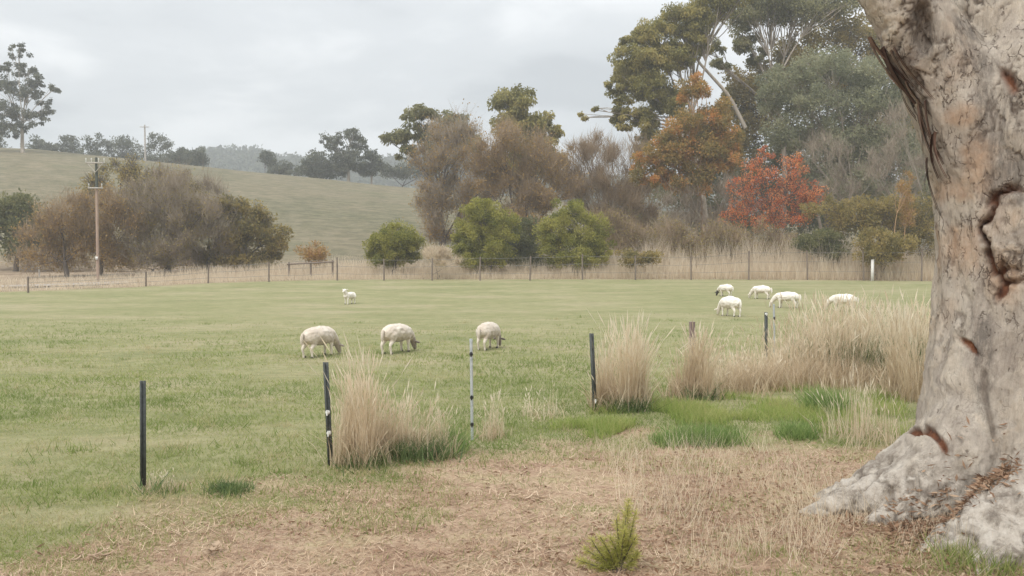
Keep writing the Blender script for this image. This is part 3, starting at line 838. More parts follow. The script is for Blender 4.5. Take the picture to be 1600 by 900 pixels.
def ground_litter():
    mb = MB()
    n = 84000
    Yv = 1 / rng.uniform(1 / 15.0, 1 / 6.0, n)
    xx = rng.uniform(-.95, .85, n) * Yv
    d = dryness(xx, Yv)
    pt = fbm(np.stack([xx * 1.1, Yv * 1.1, 0 * xx + 31], -1), 3)
    keep = rng.random(n) < d * (0.35 + 1.1 * pt)
    xx, Yv, pt = xx[keep], Yv[keep], pt[keep]
    m = len(xx)
    a = rng.uniform(0, 2 * np.pi, m)
    L = rng.uniform(.04, .17, m)
    D = np.stack([np.cos(a) * L, np.sin(a) * L, np.abs(rng.normal(size=m)) * .022 + L * .08], -1)
    P = np.stack([xx, Yv, H(xx, Yv) + rng.uniform(.0, .02, m)], -1)
    blades(mb, P, D, rng.uniform(.0022, .0055, m), np.clip(-.1 + pt * 1.1 + rng.normal(size=m) * .28, 0, 1))
    o = mb.build('straw_litter', M['straw'])
    tag(o, 'dry straw lying over the bare ground in front', 'straw', kind='stuff')
    # fallen gum leaves and bark chips
    mb = MB()
    n = 27000
    Yv = 1 / rng.uniform(1 / 13.0, 1 / 6.0, n)
    xx = rng.uniform(-.9, .85, n) * Yv
    w = dryness(xx, Yv) * (.3 + 1.3 * smooth(-1, 4, xx)) * smooth(.42, .62, fbm(np.stack([xx * 1.1, Yv * 1.3, 0 * xx + 77], -1), 4))
    keep = rng.random(n) < w
    xx, Yv = xx[keep], Yv[keep]; m = len(xx)
    P = np.stack([xx, Yv, H(xx, Yv) + rng.uniform(.004, .02, m)], -1)
    D = unit(m); D[:, 2] = np.abs(D[:, 2]) * .25
    leaves(mb, P, D, rng.uniform(.03, .085, m), rng.uniform(.005, .012, m), rng.random(m))
    o = mb.build('leaf_litter', M['litter'])
    tag(o, 'brown fallen gum leaves and bark chips on the bare ground', 'leaf litter', kind='stuff')
    # green flushes and wispy dry stalks standing in the straw
    mb = MB()
    n = 105000
    Yv = 1 / rng.uniform(1 / 13.0, 1 / 6.0, n)
    xx = rng.uniform(-.9, .85, n) * Yv
    k = fbm(np.stack([xx * .9, Yv * 1.3, 0 * xx + 55], -1), 4)
    keep = rng.random(n) < smooth(.50, .63, k) * dryness(xx, Yv) * .8
    xx, Yv = xx[keep], Yv[keep]; m = len(xx)
    hh = rng.uniform(.02, .07, m)
    D = np.stack([rng.normal(size=m) * .5, rng.normal(size=m) * .5, np.ones(m)], -1) * hh[:, None]
    blades(mb, np.stack([xx, Yv, H(xx, Yv)], -1), D, .004, rng.random(m))
    o = mb.build('green_shoots', M['field_blade'])
    tag(o, 'thin green shoots coming through the straw', 'grass', kind='stuff')
    mb = MB()
    n = 4600
    Yv = 1 / rng.uniform(1 / 12.0, 1 / 6.6, n)
    xx = (rng.uniform(1.0, 4.2, n))
    k = fbm(np.stack([xx * 1.4, Yv * 1.4, 0 * xx + 15], -1), 3)
    keep = (rng.random(n) < smooth(.45, .6, k)) & (Yv < 11)
    xx, Yv = xx[keep], Yv[keep]; m = len(xx)
    hh = rng.uniform(.12, .42, m)
    D = np.stack([rng.normal(size=m) * .35, rng.normal(size=m) * .35, np.ones(m)], -1) * hh[:, None]
    blades(mb, np.stack([xx, Yv, H(xx, Yv)], -1), D, .0025, rng.uniform(.4, 1, m))
    o = mb.build('dry_stalks', M['dry_grass'])
    tag(o, 'wispy pale dry stalks standing before the big trunk', 'grass', kind='stuff')


ground_litter()


def stems(mb, P, hgt, r, spread=.16, w=.004, plume=True, t0=.5, ts=.2, lean=(0, 0)):
    """tall dry stems, each bent, with a feathery head"""
    n = len(P)
    a = r.uniform(0, 2 * np.pi, n)
    side = np.stack([np.cos(a), np.sin(a), 0 * a], -1)
    ld = np.stack([r.normal(size=n) * spread + lean[0], r.normal(size=n) * spread + lean[1], 0 * a], -1)
    A = P
    B = P + (ld * .35 + np.array([0, 0, .55])) * hgt[:, None]
    C = P + (ld * 1.0 + np.array([0, 0, 1.0])) * hgt[:, None]
    w = np.broadcast_to(w, (n,))[:, None]
    t = np.clip(t0 + r.normal(size=n) * ts, 0, 1)
    V = np.stack([A - side * w, A + side * w, B + side * w * .8, B - side * w * .8], 1).reshape(-1, 3)
    mb.quads(V, np.arange(4 * n).reshape(-1, 4), t)
    V = np.stack([B - side * w * .8, B + side * w * .8, C], 1).reshape(-1, 3)
    mb.tris(V, np.arange(3 * n).reshape(-1, 3), t)
    if plume:
        k = r.random(n) < .5
        Cp, d = C[k], (C - B)[k]
        leaves(mb, Cp - d * .35, d + unit(len(Cp), r) * .05, .45 * np.linalg.norm(d, axis=1), w[k, 0] * 2.6, np.clip(t[k] + .2, 0, 1), r)


def tussock(name, label, px, py, wpx, dm, hpx, n, nlow, seed, lush=0, t0=.5, fall=1.5):
    """one clump of dry grass: standing stems, and a skirt of leaning lower blades"""
    r = np.random.default_rng(seed)
    g = ground(px, py)
    s = FPX / g[1]
    root = empty(name, g)
    tag(root, label, 'grass clump', 'clumps of tall dry grass along the near fence')
    wx = wpx / s / 2
    ks = max(5, int(wpx / 9))
    sc = r.uniform(-1, 1, size=(ks, 2)); sh_ = r.uniform(.7, 1.2, ks); sl = r.normal(size=(ks, 2)) * .10
    which = r.integers(0, ks, n)
    u = sc[which] * .85 + r.normal(size=(n, 2)) * .16
    x = g[0] + u[:, 0] * wx; y = g[1] + .2 + u[:, 1] * dm
    P = np.stack([x, y, H(x, y) - .01], -1)
    prof = np.clip(1 - np.abs(u[:, 0]) ** fall * .55, .25, 1)
    hh = hpx / s * prof * sh_[which] * (.38 + .8 * r.random(n) ** .7)
    mb = MB(); stems(mb, P, hh, r, np.where(r.random(n) < .18, .26, .10), .0026 * g[1] / 10, True, t0 + (sh_[which] - .8) * .3, .22, (sl[which, 0], sl[which, 1]))
    mb.build('stems', M['dry_grass'], root, origin=g)['kind'] = 'stuff'
    u = np.clip(r.normal(size=(nlow, 2)) * .5, -1.1, 1.1)
    x = g[0] + u[:, 0] * wx; y = g[1] + .15 + u[:, 1] * dm
    P = np.stack([x, y, H(x, y) - .01], -1)
    mb = MB(); stems(mb, P, hpx / s * r.uniform(.15, .45, nlow), r, .5, .005 * g[1] / 10, False, t0 - .2, .22)
    mb.build('skirt', M['dry_grass'], root, origin=g)['kind'] = 'stuff'
    if lush:
        x = g[0] + r.normal(size=lush) * wx * .42 + wx * .15; y = g[1] - .05 + r.normal(size=lush) * dm * .4
        P = np.stack([x, y, H(x, y) - .01], -1); hh = r.uniform(.06, .3, lush)
        D = np.stack([r.normal(size=lush) * .6, r.normal(size=lush) * .6, np.ones(lush)], -1) * hh[:, None]
        mb = MB(); blades(mb, P, D, .007 * g[1] / 10, r.random(lush))
        mb.build('green_base', M['dark_blade'], root, origin=g)['kind'] = 'stuff'
    return root


tussock('dry_grass_clump', 'tall straw-coloured grass clump right beside the second black post', 565, 725, 90, .35, 160, 1000, 550, 11, 250)
tussock('dry_grass_clump', 'short sprawling dry grass clump between the second black post and the galvanised post', 645, 712, 120, .35, 95, 520, 700, 12, 1000)
tussock('dry_grass_clump', 'tallest straw-coloured grass clump right beside the leaning black post', 972, 640, 88, .4, 128, 1300, 600, 13, 900)
tussock('dry_grass_clump', 'dry grass clump round the foot of the brown wooden post', 1085, 622, 84, .4, 100, 800, 450, 14, 250, .42)
tussock('dry_grass_clump', 'low wispy dry grass clump at the foot of the galvanised post', 765, 688, 60, .3, 70, 85, 90, 15)
tussock('dry_grass_clump', 'faint pale grass clump in the paddock left of the leaning black post', 850, 655, 60, .4, 60, 60, 45, 16, 0, .7)
tussock('dry_grass_clump', 'small dry tuft at the foot of the first black post', 245, 770, 90, .25, 35, 120, 260, 17, 60)
tussock('dry_grass_clump', 'long dry stalks leaning out before the base of the big trunk', 1350, 690, 120, .5, 110, 190, 110, 18, 0, .65)
tussock('dry_grass_clump', 'straw-coloured tall grass against the left side of the big trunk', 1430, 625, 80, .5, 130, 700, 300, 19, 0, .5)


def grass_bank():
    """the long bank of tall dry grass running along the fence towards the big trunk"""
    r = np.random.default_rng(21)
    a, b = ground(1140, 612), ground(1465, 585)
    mid = (a + b) / 2
    root = empty('dry_grass_bank', mid)
    tag(root, 'long bank of tall dry grass from the brown wooden post to the big trunk', 'grass clump', 'clumps of tall dry grass along the near fence')
    n = 4800
    t = r.random(n)
    x = a[0] + (b[0] - a[0]) * t * 1.1 + r.normal(size=n) * .2; y = a[1] + (b[1] - a[1]) * t + np.abs(r.normal(size=n)) * 1.3
    P = np.stack([x, y, H(x, y) - .01], -1)
    k = fbm(np.stack([x * .9, y * .9, 0 * x], -1), 3)
    hh = (.55 + .92 * smooth(.05, .6, t)) * (.45 + .95 * k) * (.4 + .75 * r.random(n))
    mb = MB(); stems(mb, P, hh, r, np.where(r.random(n) < .2, .3, .16), .005, True, .5, .28)
    mb.build('stems', M['dry_grass'], root, origin=mid)['kind'] = 'stuff'
    n = 3200
    t = r.random(n)
    x = a[0] + (b[0] - a[0]) * t * 1.1 + r.normal(size=n) * .2; y = a[1] + (b[1] - a[1]) * t + r.normal(size=n) * .3
    P = np.stack([x, y, H(x, y) - .01], -1)
    mb = MB(); stems(mb, P, r.uniform(.2, .55, n), r, .5, .007, False, .25, .22)
    mb.build('skirt', M['dry_grass'], root, origin=mid)['kind'] = 'stuff'
    n = 2600
    c = ground(1370, 590)
    x = c[0] + r.normal(size=n) * .62; y = c[1] + .05 + r.normal(size=n) * .25
    P = np.stack([x, y, H(x, y) - .01], -1); hh = r.uniform(.15, .95, n)
    D = np.stack([r.normal(size=n) * .35, r.normal(size=n) * .35, np.ones(n)], -1) * hh[:, None]
    mb = MB(); blades(mb, P, D, .01, r.random(n))
    mb.build('green_base', M['dark_blade'], root, origin=mid)['kind'] = 'stuff'


grass_bank()


def lush_strip():
    """fresh green grass below the bank of dry grass"""
    r = np.random.default_rng(23)
    n = 26000
    px = r.uniform(860, 1420, n); 
    lo = np.interp(px, [860, 940, 1000, 1120, 1250, 1420], [688, 690, 668, 668, 680, 690])
    hi = np.interp(px, [860, 940, 1000, 1120, 1250, 1420], [660, 645, 632, 622, 612, 620])
    py = hi + (lo - hi) * r.random(n)
    Yv = CAM_H * FPX / (py - 391)
    xx = (px - 800) / FPX * Yv
    k = fbm(np.stack([xx * 1.5, Yv * 1.5, 0 * xx + 3], -1), 3)
    keep = r.random(n) < smooth(.40, .56, k)
    xx, Yv, k = xx[keep], Yv[keep], k[keep]; m = len(xx)
    hh = r.uniform(.05, .17, m) * (.5 + k)
    D = np.stack([r.normal(size=m) * .5, r.normal(size=m) * .5, np.ones(m)], -1) * hh[:, None]
    mb = MB(); blades(mb, np.stack([xx, Yv, H(xx, Yv) - .01], -1), D, .006, np.clip(.25 + k + r.normal(size=m) * .2 - .2, 0, 1), r)
    o = mb.build('lush_grass', M['lush_blade'])
    tag(o, 'fresh bright green grass below the bank of dry grass', 'grass', kind='stuff')


lush_strip()


def tuft(label, px, py, wpx, dm, h, n, seed, mat='dark_blade'):
    r = np.random.default_rng(seed)
    g = ground(px, py); s = FPX / g[1]
    x = g[0] + np.clip(r.normal(size=n) * .5, -1, 1) * wpx / s / 2; y = g[1] + r.normal(size=n) * dm
    P = np.stack([x, y, H(x, y) - .01], -1)
    hh = h * r.uniform(.4, 1, n)
    D = np.stack([r.normal(size=n) * .55, r.normal(size=n) * .55, np.ones(n)], -1) * hh[:, None]
    mb = MB(); blades(mb, P, D, .007, r.random(n), r)
    o = mb.build('green_tuft', M[mat], origin=g)
    o.location = tuple(g)
    tag(o, label, 'grass tuft', 'green grass tufts')


tuft('wide dark green tuft at the edge of the bare ground, right of the leaning post', 1105, 690, 110, .16, .26, 1500, 31, 'tuft_blade')
tuft('small bluish green tuft at the left end of the wide tuft', 1040, 692, 50, .12, .18, 550, 32, 'tuft_blade')
tuft('green tuft farther right, below the bank of dry grass', 1245, 682, 60, .14, .24, 750, 33, 'tuft_blade')
tuft('dark weed tuft on the ground between the first and second black posts', 360, 768, 70, .1, .14, 420, 34)
tuft('tall fresh green tuft in front of the bank of dry grass, left of the trunk', 1290, 640, 60, .25, .42, 900, 35, 'tuft_blade')
tuft('bright green tuft just left of the galvanised post', 705, 700, 50, .2, .3, 520, 36, 'tuft_blade')
tuft('yellow-green grass in front of the lower right root of the big trunk', 1535, 884, 150, .16, .2, 700, 37, 'field_blade')


def dry_belt():
    """waist-high pale grass standing all along the far fence"""
    r = np.random.default_rng(41)
    mb = MB()
    n = 52000
    x = r.uniform(-46, 36, n)
    ey = np.interp(x, [e[0] for e in EDGE], [e[1] for e in EDGE])
    y = ey + r.random(n) ** 1.4 * 11
    left = smooth(-32, -24, x)
    keep = (r.random(n) < .7 + .3 * left) & ~((x < -24) & (y - ey > 3.2) & (y - ey < 6.4))
    x, y, ey = x[keep], y[keep], ey[keep]; m = len(x)
    k = fbm(np.stack([x * .28, y * .28, 0 * x + 8], -1), 4)
    right = smooth(-2, 14, x)
    k2 = fbm(np.stack([x * 1.1, y * .6, 0 * x + 18], -1), 3)
    hh = (.4 + .5 * smooth(-30, -10, x) + 1.15 * right) * (.15 + 1.05 * k + 1.0 * k2) * (.45 + .55 * smooth(0, 3.5, y - ey)) * r.uniform(.35, 1.3, m)
    P = np.stack([x, y, H(x, y) - .02], -1)
    stems(mb, P, hh, r, .22, .013, False, .62, .22)
    o = mb.build('dry_grass_belt', M['belt_grass'])
    tag(o, 'pale dry grass belt along the far fence', 'grass', kind='stuff')


dry_belt()

# ------------------------------------------------------------------ near fence posts
def star_post(mb, p0, p1, size=.028):
    """a three-flanged steel picket from p0 to p1"""
    p0, p1 = np.asarray(p0, float), np.asarray(p1, float)
    for k in range(3):
        a = k * 2 * np.pi / 3 + .35
        d = np.array([math.cos(a), math.sin(a), 0]); s = np.array([-d[1], d[0], 0]) * .0035
        V = [p0 - s, p0 + s, p0 + d * size + s, p0 + d * size - s, p1 - s, p1 + s, p1 + d * size + s, p1 + d * size - s]
        mb.quads(V, [[0, 3, 2, 1], [4, 5, 6, 7], [0, 1, 5, 4], [1, 2, 6, 5], [2, 3, 7, 6], [3, 0, 4, 7]], .5)


def near_post(label, top, base, kind, ins=()):
    g = ground(*base)
    tp = at(top[0], top[1], g[1])
    root = empty('fence_post', g)
    tag(root, label, 'fence post', 'posts of the near fence')
    a = np.array([0, 0, -.25]); b = tp - g
    mb = MB()
    if kind == 'star':
        star_post(mb, a, b, .036)
        mb.build('post', M['black_steel'], root)
    elif kind == 'galv':
        tube(mb, [a, b * .5, b], .02, 8)
        mb.build('post', M['galvanised'], root, sm=False)
        mc = MB(); tube(mc, [b - [0, 0, .02], b + [0, 0, .012]], [.023, .021], 8)
        mc.build('cap', M['galvanised'], root)
    elif kind == 'wood':
        P = np.array([a, b * .3, b * .6, b])
        tube(mb, P + rng.normal(size=P.shape) * .006, [.062, .06, .058, .052], 9)
        mb.build('post', M['post_pinkish'], root)
    for f, mat, sz in ins:
        c = b * f
        mi = MB()
        tube(mi, [c - [.0, .055, 0], c - [.0, .02, 0], c + [0, .03, 0]], [.012, .026, .022], 8)
        tube(mi, [c - [0, .05, .03], c - [0, .05, -.03]], .01, 6)
        o = mi.build('insulator', M[mat], root)
    return root


near_post('upright black steel post standing alone in the grass at the left', (222, 595), (222, 762), 'star')
near_post('black steel post leaning slightly left, beside the straw-coloured clump', (508, 566), (517, 728), 'star', [(.52, 'white_plastic', 1), (.32, 'white_plastic', 1)])
near_post('pale galvanised steel post with three black insulators', (736, 531), (738, 688), 'galv', [(.86, 'black_plastic', 1), (.43, 'black_plastic', 1), (.16, 'black_plastic', 1)])
near_post('black steel post leaning left, beside the tallest grass clump', (924, 521), (931, 643), 'star', [(.14, 'white_plastic', 1)])
near_post('weathered brown wooden post rising out of dry grass', (1081, 503), (1082, 607), 'wood')
near_post('dark post with a white cap beside the thin white post', (1197, 488), (1198, 578), 'star', [(.97, 'white_plastic', 1)])
near_post('thin whitish post with one dark insulator, right of the white-capped post', (1209, 476), (1211, 572), 'galv', [(.78, 'black_plastic', 1)])

# ------------------------------------------------------------------ far fence
def far_fence():
    posts = [(44, 432, 457), (228, 424, 447), (325, 415, 442), (420, 409, 440), (527, 402, 438), (600, 404, 438), (675, 403, 438), (750, 401, 438), (828, 400, 438), (910, 397, 437),
             (993, 399, 437), (1080, 400, 437), (1170, 392, 437), (1262, 391, 437), (1350, 391, 438), (1440, 391, 439)]
    pts = []
    for px, pt, pb in posts:
        g = ground(px, pb + .5); tp = at(px + rng.normal(), pt, g[1])
        pts.append((g, tp))
    root = empty('wire_fence', pts[8][0])
    o0 = np.array(pts[8][0])
    tag(root, 'long wire fence with thin dark posts along the far edge of the paddock', 'fence')
    for g, tp in pts:
        mb = MB()
        tube(mb, [g - [0, 0, .3], (g + tp) / 2, tp], [.055, .052, .05], 7)
        mb.build('post', M['post_wood'], root, origin=o0)
    for f in (.93, .62, .3):
        mb = MB()
        for (g, t), (g2, t2) in zip(pts[:-1], pts[1:]):
            tube(mb, [g + (t - g) * f, (g + (t - g) * f + g2 + (t2 - g2) * f) / 2 - [0, 0, .03], g2 + (t2 - g2) * f], .008, 4)
        mb.build('wire', M['wire'], root, origin=o0)


far_fence()


def white_post():
    g = ground(1360, 438.5); tp = at(1360, 406, g[1] - .0)
    root = empty('white_post', g - [0, .3, 0])
    mb = MB()
    h = float(tp[2] - g[2])
    V0 = np.array([[-.11, -.05], [.11, -.05], [.11, .05], [-.11, .05]])
    box(mb, (0, 0, h / 2 - .1), (.17, .1, h + .2))
    mb.build('board', M['white_paint'], root)
    mb = MB(); box(mb, (0, 0, h + .02), (.19, .12, .04)); mb.build('cap', M['white_paint'], root)
    tag(root, 'short broad white post in the dry grass left of the big trunk', 'post')
    g = ground(13, 437) + [0, 4, 0]
    g[2] = h1(g[0], g[1])
    root = empty('marker_post', g)
    mb = MB(); tube(mb, [[0, 0, -.2], [0, 0, .9], [0, 0, 1.75]], .05, 7); mb.build('post', M['white_paint'], root)
    mb = MB(); box(mb, (0, -.06, 1.62), (.3, .03, .3)); mb.build('plate', M['white_paint'], root)
    tag(root, 'slim pale marker post beside the gravel track at the far left', 'post')


white_post()


def rail():
    a, b = at(448, 413, 62), at(522, 409, 62)
    za, zb = h1(a[0], a[1]), h1(b[0], b[1])
    root = empty('rail_barrier', [(a[0] + b[0]) / 2, 62, (za + zb) / 2])
    o0 = np.array(root.location)
    tag(root, 'low dark timber rail in the grass left of the smallest green bush', 'barrier')
    mb = MB(); tube(mb, [a, (a + b) / 2, b], .055, 7); mb.build('rail', M['post_wood'], root, origin=o0)
    for t in (.04, .5, .96):
        p = a + (b - a) * t
        mb = MB(); tube(mb, [[p[0], p[1] + .1, h1(p[0], p[1]) - .3], [p[0], p[1] + .1, p[2] + .12]], .07, 7); mb.build('post', M['post_wood'], root, origin=o0)


rail()

# ------------------------------------------------------------------ power poles
def power_pole():
    g = ground(130, 444) + [0, 2.0, 0]
    g[2] = h1(g[0], g[1])
    Y = g[1]
    z = lambda py: at(128, py, Y)[2] - g[2]
    root = empty('power_pole', g)
    tag(root, 'brown timber power pole with a dark upper half and two crossarms, at the left', 'power pole')
    top, mid = z(246), z(294)
    lean = at(127, 246, Y)[0] - at(130, 440, Y)[0]
    c = lambda h: np.array([lean * h / top, 0, h])
    mb = MB(); tube(mb, [c(-.4), c(mid * .5), c(mid)], [.10, .092, .085], 10, .5); mb.build('pole', M['pole_wood'], root, sm=True)
    mb = MB(); tube(mb, [c(mid - .02), c((mid + top) / 2), c(top)], [.087, .08, .072], 10, .5); mb.build('pole_top', M['pole_dark'], root, sm=True)
    for hh, L in ((top - .35, 1.2), (mid, .9)):
        mb = MB(); box(mb, c(hh) + [0, -.15, 0], (L, .08, .085), rz=.1); arm = mb.build('crossarm', M['cross_wood'], root)
        for k in ((-.46, -.18, .18, .46) if L > 1 else (-.44, .44)):
            mi = MB(); q = c(hh) + np.array([k * L, -.17 + k * L * .1, .05])
            tube(mi, [q, q + [0, 0, .1], q + [0, 0, .16], q + [0, 0, .24]], [.015, .015, .042, .03], 7)
            mi.build('insulator', M['ceramic'], arm)
    mb = MB()
    for s_ in (-1, 1):
        tube(mb, [c(top - .95) + [0, -.15, 0], c(top - .38) + [s_ * .5, -.19, 0]], .025, 5)
    mb.build('brace', M['cross_wood'], root)
    mb = MB(); box(mb, c(1.55) + [0, -.155, 0], (.16, .02, .2)); mb.build('plate', M['white_paint'], root)
    # thin distant pole on the ridge
    Y = 158.0
    x = (230 - 800) / FPX * Y
    g = np.array([x, Y, h1(x, Y)])
    root = empty('power_pole', g)
    hh = at(230, 195, Y)[2] - g[2]
    mb = MB(); tube(mb, [[0, 0, -.3], [0, 0, hh / 2], [0, 0, hh]], [.16, .14, .12], 7); mb.build('pole', M['cross_wood'], root)
    mb = MB(); box(mb, (0, -.18, hh - .4), (1.6, .12, .12)); mb.build('crossarm', M['cross_wood'], root)
    tag(root, 'thin distant pole rising above the ridge trees', 'power pole')


power_pole()

# ------------------------------------------------------------------ sheep
def capsule_chain(bm, pts, seg=12):
    """overlapping balls and cones through (x,y,z,r) points; remeshed into one skin later"""
    for (a, b) in zip(pts[:-1], pts[1:]):
        pa, pb = Vector(a[:3]), Vector(b[:3]); ra, rb = a[3], b[3]
        d = pb - pa; L = d.length
        if L < 1e-6: continue
        q = d.to_track_quat('Z', 'Y')
        from mathutils import Matrix
        mtx = Matrix.Translation((pa + pb) / 2) @ q.to_matrix().to_4x4()
        bmesh.ops.create_cone(bm, cap_ends=True, segments=seg, radius1=ra, radius2=rb, depth=L, matrix=mtx)
    for p in pts:
        from mathutils import Matrix
        bmesh.ops.create_icosphere(bm, subdivisions=2, radius=p[3], matrix=Matrix.Translation(Vector(p[:3])))


def skin_mesh(name, chains, balls, voxel, smooth_it=4):
    from mathutils import Matrix
    bm = bmesh.new()
    for c in chains:
        capsule_chain(bm, c)
    for (c, s) in balls:
        bmesh.ops.create_icosphere(bm, subdivisions=3, radius=1.0, matrix=Matrix.Translation(c) @ Matrix.Diagonal((s[0], s[1], s[2], 1)))
    me = bpy.data.meshes.new('rough'); bm.to_mesh(me); bm.free()
    o = bpy.data.objects.new('rough', me); COL.objects.link(o)
    m = o.modifiers.new('r', 'REMESH'); m.mode = 'VOXEL'; m.voxel_size = voxel; m.use_smooth_shade = True
    if smooth_it:
        s = o.modifiers.new('s', 'SMOOTH'); s.factor = .5; s.iterations = smooth_it
    dg = bpy.context.evaluated_depsgraph_get(); dg.update()
    res = bpy.data.meshes.new_from_object(o.evaluated_get(dg))
    res.name = name
    bpy.data.objects.remove(o); bpy.data.meshes.remove(me)
    return res


def wool_material():
    m, n, l, out = new_mat('wool')
    a = N(n, 'ShaderNodeAttribute', attribute_name='tone')
    tcn = n.new('ShaderNodeTexCoord')
    nz = N(n, 'ShaderNodeTexNoise', _Scale=16.0, _Detail=5.0, _Roughness=.65)
    l.new(tcn.outputs['Object'], nz.inputs['Vector'])
    f = math_node(n, l, 'ADD', a.outputs['Fac'], math_node(n, l, 'MULTIPLY', math_node(n, l, 'SUBTRACT', nz.outputs[0], .5), .22), True)
    c = ramp(n, l, f, [(0.0, (.03, .027, .025)), (.25, (.16, .13, .115)), (.5, (.5, .42, .34)), (.75, (.72, .65, .56)), (1.0, (.86, .84, .78))])
    d = N(n, 'ShaderNodeBsdfPrincipled', _Roughness=.95)
    d.inputs['Specular IOR Level'].default_value = .1
    d.inputs['Sheen Weight'].default_value = .3
    l.new(c, d.inputs['Base Color'])
    b = N(n, 'ShaderNodeBump', _Strength=.5, _Distance=.02)
    l.new(nz.outputs[0], b.inputs['Height']); l.new(b.outputs[0], d.inputs['Normal'])
    l.new(d.outputs[0], out.inputs[0])
    return m


M['wool'] = wool_material()
M['hoof'] = solid_mat('hoof', (.05, .045, .04), (.1, .09, .08), 20)


def sheep(label, px, py, heading, scale=1.0, pose='graze', body=.75, face=.5, leg=.85, belly_shade=.55, seed=0, woolly=1.0):
    """heading: degrees, 0 = facing right in the picture, 90 = facing away. Built facing +X."""
    r = np.random.default_rng(seed)
    w = woolly
    g = ground(px, py)
    root = empty('sheep', g, R(heading)); root.scale = (scale,) * 3
    tag(root, label, 'sheep', 'sheep in the paddock')
    spine = [(-.44, 0, .50, .15), (-.36, 0, .52, .20 * w), (-.15, 0, .515, .235 * w), (.08, 0, .50, .235 * w), (.27, 0, .50, .20 * w), (.36, 0, .50, .15)]
    if pose == 'graze':
        neck = [(.34, 0, .52, .15), (.5, 0, .42, .115), (.62, 0, .27, .085), (.66, 0, .18, .078)]
        head = [(.65, 0, .20, .078), (.69, 0, .11, .062), (.715, 0, .045, .042)]
        earp, earn = (.635, .07, .235), (.3, .9, -.25)
    else:
        neck = [(.34, 0, .55, .14), (.44, 0, .68, .11), (.49, 0, .8, .085)]
        head = [(.49, 0, .82, .082), (.58, 0, .78, .066), (.66, 0, .74, .045)]
        earp, earn = (.47, .075, .85), (-.2, .9, .2)
    j = lambda: r.normal() * .03
    legs = []
    for s in (-1, 1):
        f = j()
        legs.append([(.29, s * .10, .46, .085), (.28 + f, s * .105, .30, .052), (.285 + f, s * .105, .16, .032), (.29 + f, s * .105, .015, .03)])
        h = j()
        legs.append([(-.36, s * .10, .50, .12), (-.33 + h, s * .11, .36, .075), (-.45 + h, s * .11, .22, .036), (-.42 + h, s * .11, .1, .028), (-.41 + h, s * .11, .015, .03)])
    me = skin_mesh('body', [spine, neck, head] + legs, [(Vector((-.03, 0, .49)), (.43, .205 * w, .2 * w)), (Vector((-.36, 0, .54)), (.17, .18 * w, .18 * w))], .018, 3)
    co = np.zeros(len(me.vertices) * 3, np.float32); me.vertices.foreach_get('co', co); co = co.reshape(-1, 3).astype(float)
    nn = np.zeros(len(me.vertices) * 3, np.float32); me.vertices.foreach_get('normal', nn); nn = nn.reshape(-1, 3)
    trunk_ = smooth(.3, .4, co[:, 2]) * (co[:, 0] < .5)
    co2 = co + nn * (((fbm(co * 14 + seed, 3) - .5) * .035 + (fbm(co * 5 + seed, 2) - .5) * .05) * trunk_)[:, None]
    me.vertices.foreach_set('co', co2.astype(np.float32).ravel())
    # own colours: fleece, legs, face; the shadow under the body is painted in
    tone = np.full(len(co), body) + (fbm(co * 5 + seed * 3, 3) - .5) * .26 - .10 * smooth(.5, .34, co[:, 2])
    tone = np.where((co[:, 2] < .31) & (np.abs(co[:, 0]) < .27), belly_shade, tone)
    tone = np.where((co[:, 2] < .33) & (co[:, 0] < .5) & ~((np.abs(co[:, 0]) < .22)), leg, tone)
    if pose == 'graze':
        tone = np.where((co[:, 0] > .52) & (co[:, 2] < .34), face, tone)
    else:
        tone = np.where((co[:, 2] > .71), face, tone)
    a = me.attributes.new('tone', 'FLOAT', 'POINT'); a.data.foreach_set('value', tone.astype(np.float32))
    link('body', me, M['wool'], root)

    def tone_const(o, v):
        t = o.data.attributes.new('tone', 'FLOAT', 'POINT'); t.data.foreach_set('value', np.full(len(o.data.vertices), v, np.float32))
    for s in (-1, 1):
        mb = MB()
        p = np.array([earp[0], s * earp[1], earp[2]]); d = np.array([earn[0], s * earn[1], earn[2]])
        tube(mb, [p - d * .02, p + d * .05, p + d * .1, p + d * .14], [.016, .03, .026, .006], 7)
        o = mb.build('ear', M['wool'], root, sm=True); tone_const(o, max(face - .05, .05))
    mb = MB(); tube(mb, [(-.585, 0, .60), (-.63, 0, .52), (-.635, 0, .40), (-.625, 0, .33)], [.035, .04, .036, .018], 8)
    o = mb.build('tail', M['wool'], root, sm=True); tone_const(o, body)
    for s in (-1, 1):
        for lx in (.29, -.41):
            mb = MB(); tube(mb, [(lx + .008, s * .105, -.005), (lx, s * .105, .04)], [.036, .03], 7)
            mb.build('hoof', M['hoof'], root)
    return root


sheep('cream shorn ewe grazing, leftmost of the three nearer sheep', 500, 557, 60, .93, body=.6, face=.42, seed=1, belly_shade=.36, leg=.7)
sheep('cream shorn ewe grazing, middle one of the three nearer sheep', 622, 551, 60, .93, body=.6, face=.36, seed=2, belly_shade=.3, leg=.72)
sheep('cream shorn ewe grazing with a grey head, just right of the galvanised post top', 764, 545, 66, .88, body=.6, face=.32, seed=3, belly_shade=.36, leg=.68)
sheep('small white lamb with its head up, alone in the middle of the far paddock', 546, 475, 248, .76, 'stand', body=.84, face=.86, leg=.82, belly_shade=.75, seed=4, woolly=.8)
sheep('white sheep seen broadside with its head hidden, nearest of the group at the right', 1140, 494, 114, .98, body=.85, face=.8, leg=.82, belly_shade=.7, seed=5)
sheep('white sheep with a black head grazing, farthest of the group at the right', 1133, 463, 122, .84, body=.84, face=.04, leg=.8, belly_shade=.7, seed=6, woolly=.9)
sheep('white sheep grazing to the left, between the black headed one and the largest', 1189, 467, 134, .9, body=.84, face=.8, leg=.8, belly_shade=.62, seed=7, woolly=.9)
